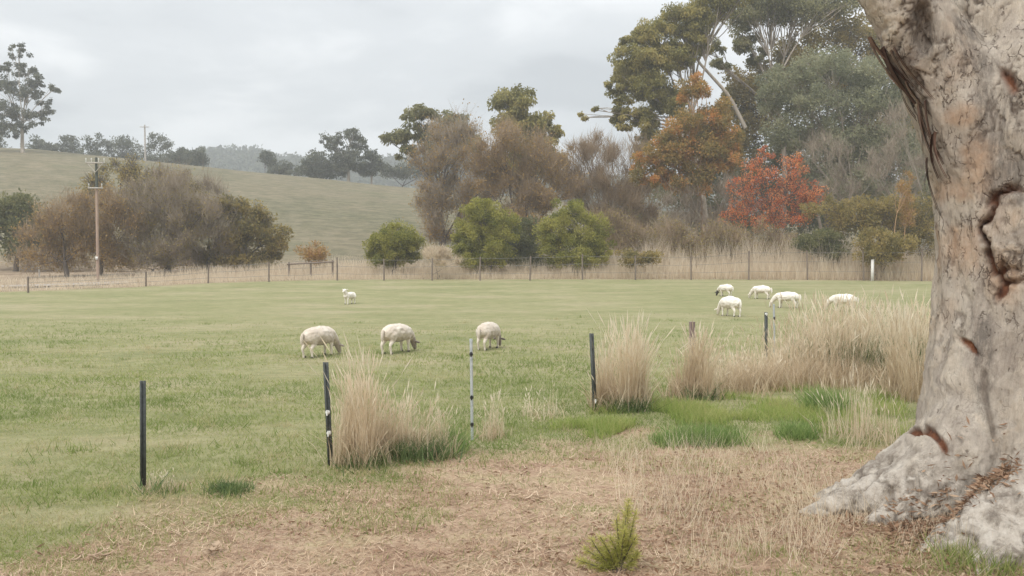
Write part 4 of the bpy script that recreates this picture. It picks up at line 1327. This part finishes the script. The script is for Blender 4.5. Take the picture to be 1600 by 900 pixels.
sheep('white sheep grazing to the left, right above the white-capped post', 1228, 481, 146, .94, body=.85, face=.82, leg=.8, belly_shade=.68, seed=8, woolly=.9)
sheep('white sheep half hidden by the bank of dry grass, rightmost of all', 1316, 486, 145, .95, body=.84, face=.76, leg=.55, belly_shade=.7, seed=9, woolly=.9)

# ------------------------------------------------------------------ the big trunk at the right
def bark_material():
    m, n, l, out = new_mat('old_bark')
    g = n.new('ShaderNodeNewGeometry')
    crack = N(n, 'ShaderNodeAttribute', attribute_name='crack')
    ptone = N(n, 'ShaderNodeAttribute', attribute_name='plate_tone')
    high = N(n, 'ShaderNodeAttribute', attribute_name='high')
    scar = N(n, 'ShaderNodeAttribute', attribute_name='scar')
    orange = N(n, 'ShaderNodeAttribute', attribute_name='orange')
    rootp = N(n, 'ShaderNodeAttribute', attribute_name='rootpale')
    stain_shade = N(n, 'ShaderNodeAttribute', attribute_name='stain_shade')

    def noise(scale, detail=6, rough=.65, st=(1, 1, 1)):
        mp = n.new('ShaderNodeMapping'); mp.inputs['Scale'].default_value = st
        l.new(g.outputs['Position'], mp.inputs[0])
        z = N(n, 'ShaderNodeTexNoise', _Scale=scale, _Detail=float(detail), _Roughness=rough)
        l.new(mp.outputs[0], z.inputs['Vector'])
        return z.outputs[0]

    def mix(f, a, b):
        x = n.new('ShaderNodeMix'); x.data_type = 'RGBA'
        l.new(f, x.inputs[0])
        if isinstance(a, tuple): x.inputs[6].default_value = (*a, 1)
        else: l.new(a, x.inputs[6])
        if isinstance(b, tuple): x.inputs[7].default_value = (*b, 1)
        else: l.new(b, x.inputs[7])
        return x.outputs[2]
    base = ramp(n, l, noise(3.2, 9, .7, (1.5, 1.5, .35)), [(0.34, (.27, .235, .195)), (0.44, (.45, .40, .335)), (0.52, (.60, .54, .455)), (0.62, (.74, .68, .58))])
    fine = ramp(n, l, noise(24, 8, .75, (1.4, 1.4, .25)), [(0.38, (.25, .21, .175)), (0.6, (.64, .56, .47))])
    fx = n.new('ShaderNodeMix'); fx.data_type = 'RGBA'; fx.inputs[0].default_value = .38
    l.new(base, fx.inputs[6]); l.new(fine, fx.inputs[7])
    pt = ramp(n, l, ptone.outputs['Fac'], [(0.0, (.32, .265, .23)), (.35, (.46, .39, .33)), (.6, (.60, .52, .43)), (.8, (.68, .58, .46)), (1.0, (.60, .46, .33))])
    fy = n.new('ShaderNodeMix'); fy.data_type = 'RGBA'; fy.inputs[0].default_value = .38
    l.new(fx.outputs[2], fy.inputs[6]); l.new(pt, fy.inputs[7])
    c = mix(math_node(n, l, 'MULTIPLY', math_node(n, l, 'MULTIPLY', orange.outputs['Fac'], .8, True), math_node(n, l, 'ADD', noise(12, 5, .7), .05), True), fy.outputs[2], (.50, .27, .13))
    c = mix(math_node(n, l, 'MULTIPLY', stain_shade.outputs['Fac'], ramp(n, l, noise(7, 9, .78, (1.4, 1.4, .4)), [(.42, 0.15), (.56, 1.0)])), c, (.17, .15, .13))
    pal = ramp(n, l, noise(5.5, 10, .72), [(0.36, (.17, .14, .115)), (0.44, (.36, .315, .265)), (.50, (.56, .50, .43)), (.60, (.70, .645, .57))])
    c = mix(rootp.outputs['Fac'], c, pal)
    # hair-fine upright splits and short cross cracks
    wz = n.new('ShaderNodeTexNoise'); wz.inputs['Scale'].default_value = 5.0; wz.inputs['Detail'].default_value = 5.0
    l.new(g.outputs['Position'], wz.inputs['Vector'])
    wm = n.new('ShaderNodeVectorMath'); wm.operation = 'MULTIPLY_ADD'
    l.new(wz.outputs['Color'], wm.inputs[0]); wm.inputs[1].default_value = (.22, .22, .22); l.new(g.outputs['Position'], wm.inputs[2])
    def edges(scale, st, w0, w1):
        mp = n.new('ShaderNodeMapping'); mp.inputs['Scale'].default_value = st
        l.new(wm.outputs[0], mp.inputs[0])
        vo = n.new('ShaderNodeTexVoronoi'); vo.feature = 'DISTANCE_TO_EDGE'; vo.inputs['Scale'].default_value = scale
        l.new(mp.outputs[0], vo.inputs['Vector'])
        return ramp(n, l, vo.outputs['Distance'], [(w0, 1.0), (w1, 0.0)])
    sp = math_node(n, l, 'MULTIPLY', edges(9, (1.5, 1.5, .3), .012, .05), ramp(n, l, noise(4.2, 5, .7), [(.49, 0.0), (.58, 1.0)]))
    sp2 = math_node(n, l, 'MULTIPLY', edges(11, (1, 1, .6), .012, .05), ramp(n, l, noise(3.3, 5, .7, (1, 1, .8)), [(.585, 0.0), (.66, .9)]))
    split = math_node(n, l, 'MULTIPLY', math_node(n, l, 'MAXIMUM', sp, sp2), math_node(n, l, 'ADD', math_node(n, l, 'MULTIPLY', high.outputs['Fac'], .75), .25))
    dash = ramp(n, l, noise(17, 4, .6, (1, 1, .45)), [(.655, 0.0), (.70, 1.0)])
    split = math_node(n, l, 'MAXIMUM', split, math_node(n, l, 'MULTIPLY', dash, .8))
    c = mix(math_node(n, l, 'MULTIPLY', split, math_node(n, l, 'SUBTRACT', .72, math_node(n, l, 'MULTIPLY', rootp.outputs['Fac'], .85)), True), c, (.11, .08, .062))
    c = mix(math_node(n, l, 'MULTIPLY', crack.outputs['Fac'], .85, True), c, (.12, .09, .07))
    sc = ramp(n, l, noise(9, 5, .6, (1, 1, .35)), [(0.38, (.085, .038, .024)), (0.62, (.27, .11, .055))])
    c = mix(scar.outputs['Fac'], c, sc)
    d = N(n, 'ShaderNodeBsdfPrincipled', _Roughness=.9)
    d.inputs['Specular IOR Level'].default_value = .15
    l.new(c, d.inputs['Base Color'])
    b = N(n, 'ShaderNodeBump', _Strength=1.0, _Distance=.03)
    hgt = math_node(n, l, 'SUBTRACT', math_node(n, l, 'ADD', noise(30, 9, .8, (1.3, 1.3, .4)), math_node(n, l, 'MULTIPLY', noise(9, 6, .7, (1.3, 1.3, .5)), 1.2)), math_node(n, l, 'MULTIPLY', split, .6))
    l.new(hgt, b.inputs['Height']); l.new(b.outputs[0], d.inputs['Normal'])
    l.new(d.outputs[0], out.inputs[0])
    return m


M['old_bark'] = bark_material()
M['loose_bark'] = leaf_mat('loose_bark', [(.055, .03, .024), (.12, .065, .05), (.24, .15, .11)], transl=0.0)


def big_gum():
    Y0 = 8.3
    base = np.array([4.75, Y0, h1(4.75, Y0)])
    root = empty('gum_tree', base)
    tag(root, 'huge old gum trunk with flaking bark and gnarled roots at the right edge', 'tree')
    def wp(px, py, Y, r):
        p = at(px, py, Y); return (p[0], p[1], p[2], r)
    trunk = [(4.8, Y0, -.3, 1.12), (4.79, Y0, .25, 1.02), (4.78, Y0, .7, .92), (4.765, Y0, 1.2, .86), (4.76, Y0, 1.7, .82), (4.75, Y0, 2.3, .795), (4.75, Y0, 2.9, .79), (4.74, Y0, 3.4, .80), (4.7, Y0, 3.8, .74)]
    limbL = [(4.55, Y0, 3.1, .60), (4.25, Y0, 3.62, .50), (3.92, Y0 - .02, 4.15, .40), (3.55, Y0 - .05, 4.7, .335), (3.1, Y0 - .1, 5.4, .29), (2.75, Y0 + .1, 6.4, .25), (2.6, Y0 + .3, 7.6, .19)]
    limbM = [(4.75, Y0, 3.5, .62), (4.66, Y0 + .1, 4.2, .52), (4.62, Y0 + .2, 4.9, .46), (4.7, Y0 + .4, 5.8, .4), (4.9, Y0 + .8, 7.2, .32), (5.0, Y0 + 1.2, 8.6, .22)]
    limbR = [(5.0, Y0, 3.5, .55), (5.25, Y0 - .25, 4.05, .42), (5.55, Y0 - .35, 4.6, .36), (6.1, Y0 - .3, 5.5, .3), (6.8, Y0, 6.8, .22)]
    collar = [(4.95, Y0 - .62, 4.25, .2), (5.2, Y0 - .55, 4.6, .24), (5.45, Y0 - .5, 4.9, .2)]
    roots = [
        [(4.45, Y0 - .2, .85, .55), (4.05, Y0 - .35, .5, .42), (3.6, Y0 - .35, .28, .3), (3.2, Y0 - .25, .12, .2), (2.85, Y0 - .2, .0, .12), (2.6, Y0 - .15, -.1, .06)],
        [(4.05, Y0 - .35, .42, .34), (3.65, Y0 - .55, .2, .23), (3.3, Y0 - .62, .06, .14), (3.05, Y0 - .6, -.04, .08)],
        [(4.2, Y0 - .1, .7, .38), (3.75, Y0 + .1, .35, .24), (3.35, Y0 + .2, .12, .14), (3.0, Y0 + .3, -.05, .07)],
        [(4.9, Y0 - .7, .55, .6), (4.35, Y0 - 1.05, .36, .38), (3.9, Y0 - 1.15, .16, .3), (3.55, Y0 - 1.2, .04, .2), (3.28, Y0 - 1.25, -.05, .11)],
        [(4.1, Y0 - 1.15, .2, .3), (3.75, Y0 - 1.5, .02, .2), (3.5, Y0 - 1.65, -.08, .12)],
        [(5.0, Y0 - .6, .55, .55), (4.95, Y0 - 1.2, .2, .38), (4.8, Y0 - 1.7, -.03, .24)],
        [(4.3, Y0 - .28, .95, .34), (4.0, Y0 - .38, .66, .25), (3.78, Y0 - .45, .4, .2)],
        [(5.4, Y0 - .2, .6, .5), (6.0, Y0 - .5, .2, .3), (6.5, Y0 - .8, -.05, .18)],
    ]
    me = skin_mesh('trunk', [trunk, limbL, limbM, limbR, collar] + roots, [], .0205, 6)
    nV = len(me.vertices)
    co = np.zeros(nV * 3, np.float32); me.vertices.foreach_get('co', co); co = co.reshape(-1, 3).astype(float)
    nn = np.zeros(nV * 3, np.float32); me.vertices.foreach_get('normal', nn); nn = nn.reshape(-1, 3).astype(float)
    x, y, z = co.T
    big = fbm(co * np.array([1.5, 1.5, .9]), 3) - .5
    med = (fbm(co * np.array([5, 5, 2.6]) + 20, 4) - .5) * (.35 + .65 * smooth(.4, 1.1, z))
    fin = fbm(co * np.array([16, 16, 9]) + 40, 3) - .5
    # flaking plates: warped upright cells, each at its own level, with broken dark joints
    upper = smooth(1.1, 2.2, z)
    thick = smooth(.40, .6, fbm(co * np.array([1.2, 1.2, .8]) + 5, 3))
    warp = np.stack([fbm(co * 3 + 11, 4), fbm(co * 3 + 31, 4), fbm(co * 3 + 51, 4)], -1) - .5
    def cells(freq, seed):
        Q = (co + warp * .6) * freq + seed
        i0 = np.floor(Q); f1 = np.full(nV, 9.0); f2 = np.full(nV, 9.0); lev_ = np.zeros(nV)
        for dx in (-1, 0, 1):
            for dy in (-1, 0, 1):
                for dz in (-1, 0, 1):
                    c_ = i0 + np.array([dx, dy, dz])
                    jit = np.stack([_hash(c_[:, 0] + q_, c_[:, 1], c_[:, 2]) for q_ in (0, 1000, 2000)], -1)
                    d_ = np.linalg.norm(c_ + jit - Q, axis=1)
                    h_ = _hash(c_[:, 0], c_[:, 1] + 500, c_[:, 2])
                    nw = d_ < f1
                    f2 = np.where(nw, f1, np.minimum(f2, d_)); lev_ = np.where(nw, h_, lev_); f1 = np.where(nw, d_, f1)
        return f2 - f1, lev_
    e1, l1 = cells(np.array([7.0, 7.0, 2.3]), 3.1)
    e2, l2 = cells(np.array([13, 13, 3.6]), 9.7)
    gate = smooth(.50, .62, fbm(co * np.array([6, 6, 4]) + 170, 3))
    gate2 = smooth(.54, .66, fbm(co * np.array([3, 3, 2.2]) + 230, 3))
    crack = (1 - smooth(.02, .14, e1)) * gate * (.45 + .55 * thick)
    crack = np.maximum(crack, (1 - smooth(.02, .12, e2)) * gate2 * smooth(.5, .62, fbm(co * np.array([9, 9, 5]) + 333, 2)) * .7)
    crack *= (.12 + .88 * upper)
    plate = (l1 - .5) * smooth(0, .12, e1) * (.3 + .7 * thick) * .022 + (l2 - .5) * smooth(0, .15, e2) * gate2 * .007
    rootz = 1 - smooth(.3, .95, z)
    th = np.arctan2(x - 4.9, y - Y0 - .1); rr_ = np.hypot(x - 4.9, y - Y0)
    gn = fbm(np.stack([th * 7, rr_ * 1.3, z * 3], -1) + 200, 3)
    gnarl = .10 - np.abs(gn - .5) * 1.5 + (.5 - np.abs(fbm(np.stack([th * 16, rr_ * 2.2, z * 6], -1) + 270, 2) - .5) * 2) * .25
    vein = np.abs(fbm(np.stack([th * 9, rr_ * 1.6, z * 4], -1) + 250, 3) - .5)
    vein = (1 - smooth(.008, .06, vein)) * rootz
    crack = np.maximum(crack * (1 - .8 * rootz), vein * .5)
    disp = big * .15 + med * .05 + fin * .016 + plate - crack * .016 + rootz * (gnarl * .085 + fin * .03) - vein * .02
    # wounds, measured on the photo and laid on the near face
    inv = lambda px, py: at(px, py, Y0 - .72)
    scar = np.zeros(nV); orange = np.zeros(nV)
    front = y < Y0 + .2
    wob = (fbm(co * 7 + 300, 3) - .5)
    def ell(px, py, rx, ry, rot=0.0):
        p = inv(px, py); s = FPX / (Y0 - .72)
        dx, dz = (x - p[0]) * s, (z - p[2]) * s
        ca, sa = math.cos(rot), math.sin(rot)
        a, b = dx * ca + dz * sa, -dx * sa + dz * ca
        return np.sqrt((a / rx) ** 2 + (b / ry) ** 2) + wob * .7
    e = ell(1597, 370, 36, 68)
    ring = np.exp(-((e - 1.0) / .11) ** 2) * front * smooth(.9, -.4, (x - inv(1600, 0)[0]) * 6)
    disp += -.11 * ring + .03 * (1 - smooth(.6, 1.0, e)) * front
    scar = np.maximum(scar, ring)
    for (px, py, rx, ry, rot, dep) in ((1486, 688, 6, 26, .1, .05), (1545, 548, 4, 17, .5, .04), (1594, 118, 10, 24, .2, .07), (1580, 455, 6, 16, -.3, .04), (1474, 22, 15, 44, .2, .13), (1556, 640, 5, 60, 0, .03)):
        e = ell(px, py, rx, ry, rot)
        w_ = (1 - smooth(.6, 1.15, e)) * front
        disp -= dep * w_
        if (px, py) in ((1474, 22), (1556, 640)): crack = np.maximum(crack, w_ * .6)
        else: scar = np.maximum(scar, w_)
    for (px, py, rx, ry) in ((1538, 170, 26, 22), (1530, 290, 34, 24), (1505, 260, 24, 18), (1560, 250, 20, 60), (1480, 420, 14, 60), (1582, 430, 24, 50), (1360, 25, 26, 18), (1500, 340, 26, 30), (1545, 390, 16, 50)):
        e = ell(px, py, rx, ry)
        orange = np.maximum(orange, (1 - smooth(.4, 1.2, e)) * front * .9)
    orange = np.maximum(orange, smooth(.6, .74, fbm(co * 2.3 + 400, 4)) * .35 * smooth(1.2, 2.0, z))
    co2 = co + nn * disp[:, None]
    me.vertices.foreach_set('co', co2.astype(np.float32).ravel())
    rootpale = (1 - smooth(.3, .8, z + med * .9)) * .8
    stain_shade = np.zeros(nV)  # grey staining of the crotch and its shadow, painted as one dark mask
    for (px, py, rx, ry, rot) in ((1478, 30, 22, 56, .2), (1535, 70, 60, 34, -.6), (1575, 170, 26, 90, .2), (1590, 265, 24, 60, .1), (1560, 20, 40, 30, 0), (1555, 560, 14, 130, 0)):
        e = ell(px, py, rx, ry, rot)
        stain_shade = np.maximum(stain_shade, (1 - smooth(.5, 1.3, e)) * front * .8)
    for nm_, v in (('crack', crack), ('scar', scar), ('orange', orange), ('rootpale', rootpale), ('stain_shade', stain_shade), ('high', upper), ('plate_tone', np.clip(l1 * .65 + l2 * .35, 0, 1))):
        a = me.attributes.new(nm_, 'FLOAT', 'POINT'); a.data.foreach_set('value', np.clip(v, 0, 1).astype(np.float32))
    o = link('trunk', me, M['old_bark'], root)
    co3 = co2 - base
    me.vertices.foreach_set('co', co3.astype(np.float32).ravel()); me.update()
    # dark loose bark strips hanging under the left limb
    r = np.random.default_rng(77)
    path = np.array([at(a, b, Y0 - .1) for a, b in ((1362, 52), (1385, 85), (1412, 118), (1432, 150), (1446, 185), (1455, 220), (1461, 262))])
    for k in range(26):
        t = r.uniform(0, 1) * (len(path) - 1.01); i = int(t)
        p = path[i] + (path[i + 1] - path[i]) * (t - i) + np.array([r.uniform(0, .05), r.uniform(-.22, .18), 0])
        along = path[i + 1] - path[i]; along = along / np.linalg.norm(along)
        n_ = 7
        L = r.uniform(.25, .6)
        s_ = np.linspace(0, 1, n_)
        cpts = p + along * (s_ * L)[:, None] + np.stack([-.06 * np.sin(s_ * 2.6 + r.uniform(0, 1)) - .02, .04 * r.normal() * s_, -.05 * s_ ** 2], -1)
        wd = r.uniform(.012, .04) * (1 - .7 * s_)
        side = np.array([.35, .9, 0.1]) + r.normal(size=3) * .2
        V = np.stack([cpts - side * wd[:, None], cpts + side * wd[:, None]], 1).reshape(-1, 3)
        V2 = V + np.array([.008, 0, .008])
        q = np.arange(n_ - 1)[:, None] * 2
        F = np.concatenate([q + np.array([[0, 1, 3, 2]])])
        mb = MB(); mb.quads(np.vstack([V, V2]), np.vstack([F, (F + 2 * n_)[:, ::-1]]), r.random())
        mb.build('bark_strip', M['loose_bark'], root, origin=base)
    # leaves and bark lodged between the roots
    from mathutils.bvhtree import BVHTree
    bvh = BVHTree.FromObject(o, bpy.context.evaluated_depsgraph_get())
    mb = MB()
    n = 2600
    t = r.random(n)
    a, b = at(1395, 815, Y0 - .95), at(1575, 735, Y0 - .85)
    P = []
    for k in range(n):
        q = a + (b - a) * t[k] + r.normal(size=3) * np.array([.05, .13, 0])
        hit = bvh.ray_cast(Vector((q[0] - base[0], q[1] - base[1], 2.0)), Vector((0, 0, -1)), 6.0)
        zg = h1(q[0], q[1])
        if hit[0] is not None and hit[0].z + base[2] > zg:
            if hit[1].z < .45 or hit[0].z + base[2] > .9: continue
            zg = hit[0].z + base[2]
        P.append((q[0], q[1], zg + r.uniform(.004, .03)))
    P = np.array(P); n = len(P)
    D = unit(n, r); D[:, 2] *= .3
    leaves(mb, P, D, r.uniform(.04, .11, n), r.uniform(.006, .014, n), np.clip(r.normal(size=n) * .25 + .45, 0, 1), r)
    lo = mb.build('lodged_leaf_litter', M['litter'])
    tag(lo, 'orange brown leaf litter lodged in the gully between the roots of the big trunk', 'leaf litter', kind='stuff')
    n = 3200
    q = np.stack([r.uniform(2.3, 5.2, n), r.uniform(6.5, 8.6, n)], -1)
    zz = H(q[:, 0], q[:, 1])
    near_ = []
    for k in range(n):
        hit = bvh.find_nearest(Vector((q[k, 0] - base[0], q[k, 1] - base[1], zz[k] - base[2])))
        if hit[0] is not None and hit[3] < .28 * r.random() + .03: near_.append(k)
    q, zz = q[near_], zz[near_]; n = len(q)
    mb = MB()
    P = np.stack([q[:, 0], q[:, 1], zz + r.uniform(.0, .03, n)], -1)
    D = unit(n, r); D[:, 2] = np.abs(D[:, 2]) * .4
    leaves(mb, P, D, r.uniform(.04, .1, n), r.uniform(.005, .012, n), np.clip(r.normal(size=n) * .25 + .5, 0, 1), r)
    pk = mb.build('leaf_litter', M['litter'])
    tag(pk, 'brown leaf litter packed along the edges of the roots', 'leaf litter', kind='stuff')
    mb = MB()
    kk = r.integers(0, n, 900)
    P2 = P[kk] + r.normal(size=(900, 3)) * np.array([.06, .06, 0]); P2[:, 2] = H(P2[:, 0], P2[:, 1])
    blades(mb, P2, np.stack([r.normal(size=900) * .4, r.normal(size=900) * .4, np.ones(900)], -1) * r.uniform(.04, .2, 900)[:, None], .0028, r.uniform(.3, 1, 900), r)
    pk = mb.build('dry_stalks', M['dry_grass'])
    tag(pk, 'short dry grass growing against the roots of the big trunk', 'grass', kind='stuff')
    # crown high above the frame
    cr = MB(); wd = MB()
    for tip in ((2.6, Y0 + .3, 7.6), (5.0, Y0 + 1.2, 8.6), (6.8, Y0, 6.8)):
        tip = np.array(tip)
        for k in range(9):
            c = tip + np.array([r.normal() * 1.7, r.normal() * 1.7, 1.2 + abs(r.normal()) * 1.8])
            tube(wd, curve(tip - [0, 0, .1], c, .1, 5, r), np.linspace(.09, .02, 5), 5)
            e = unit(170, r) * (r.random(170) ** .4)[:, None]
            leaves(cr, c + e * .8, e * .4 + np.array([0, 0, -.8]) + unit(170, r) * .4, .17, .016, r.random(170), r)
    wd.build('branches', M['pale_bark'], root, sm=True, origin=base)
    cr.build('crown', M['gum_leaf'], root, origin=base)


big_gum()

# ------------------------------------------------------------------ small things in front
def seedling():
    r = np.random.default_rng(51)
    g = ground(970, 895)
    root = empty('pine_seedling', g)
    tag(root, 'small bright green feathery seedling at the bottom edge of the picture', 'seedling')
    st, fo = MB(), MB()
    shoots = [((0, 0, 0), (.05, 0, .50)), ((.01, 0, .08), (.11, .03, .44)), ((0, 0, .06), (-.03, .03, .40)), ((0, 0, .04), (.10, -.05, .28)), ((0, 0, .1), (.02, -.06, .34)), ((.02, 0, .2), (.06, .02, .54)), ((0, 0, .02), (-.08, .02, .26)),
              ((-.03, 0, 0), (-.22, 0, .25)), ((-.04, 0, 0), (-.27, .03, .17)), ((-.03, 0, 0), (-.16, -.04, .28)), ((-.02, 0, 0), (-.12, .03, .18)), ((-.05, 0, 0), (-.32, -.02, .10)), ((.02, 0, 0), (.13, .02, .14))]
    for a, b in shoots:
        P = curve(a, b, .06, 7, r)
        tube(st, P, np.linspace(.008, .003, 7), 5)
        k = 300
        t = r.uniform(.12, 1, k)
        p = np.stack([np.interp(t, np.linspace(0, 1, 7), P[:, i]) for i in range(3)], -1)
        ax = P[-1] - P[0]; ax /= np.linalg.norm(ax)
        d = ax * .7 + unit(k, r) * .8 + np.array([0, 0, -.1])
        leaves(fo, p, d, r.uniform(.04, .10, k) * (1.15 - .5 * t), .0022, np.clip(.25 + .4 * t + r.normal(size=k) * .2, 0, 1), r)
    st.build('stem', M['grey_bark'], root)
    fo.build('needles', M['needle'], root)['kind'] = 'stuff'


seedling()


def chips():
    r = np.random.default_rng(61)
    for lab, px, py, s in (('pale curled piece of bark lying on the straw at lower left', 325, 868, .11), ('broken pale stalks lying in the middle of the bare ground', 838, 782, .16), ('orange dead leaf heap on the straw near the lower left corner', 150, 876, .13)):
        g = ground(px, py)
        mb = MB()
        k = 3 if s < .12 else 14
        for i in range(k):
            a = r.uniform(0, np.pi)
            p = np.array([r.normal() * s * .5, r.normal() * s * .3, .012 + .012 * i * (k < 5) + r.random() * .03])
            d = np.array([math.cos(a), math.sin(a), r.uniform(0, .25)]) * s * r.uniform(.6, 1.2)
            n_ = 5; t = np.linspace(-.5, .5, n_)[:, None]
            P = p + d * t + np.array([0, 0, .03]) * (t * t * 2)
            w = (.018 if k < 5 else .006)
            sd_ = np.array([-math.sin(a), math.cos(a), .2]) * w
            V = np.concatenate([P - sd_, P + sd_ + [0, 0, w * .6], P + sd_ * .9 + [0, 0, w * .6 + .004], P - sd_ * .9 + [0, 0, .004]])
            q = np.arange(n_ - 1)[:, None]
            F = np.concatenate([q + np.array([[j * n_, j * n_ + 1, ((j + 1) % 4) * n_ + 1, ((j + 1) % 4) * n_]]) for j in range(4)])
            mb.quads(V, F, r.uniform(.6, 1))
        nm_ = 'bark_piece' if 'bark' in lab[:24] else ('stalk_heap' if 'stalk' in lab else 'leaf_heap')
        o = mb.build(nm_, M['litter' if nm_ == 'leaf_heap' else 'straw'])
        o.location = tuple(g)
        tag(o, lab, {'bark_piece': 'bark', 'stalk_heap': 'stalks', 'leaf_heap': 'leaves'}[nm_])


chips()

# ------------------------------------------------------------------ haze
def haze():
    mb = MB(); box(mb, (0, 300, 44), (1500, 1300, 98))
    m, n, l, out = new_mat('haze')
    v = N(n, 'ShaderNodeVolumePrincipled', _Density=0.0010, _Anisotropy=0.2)
    v.inputs['Color'].default_value = (.93, .96, 1.0, 1)
    l.new(v.outputs[0], out.inputs['Volume'])
    o = mb.build('haze', m)
    tag(o, kind='stuff')


HAZE = True
if HAZE:
    haze()
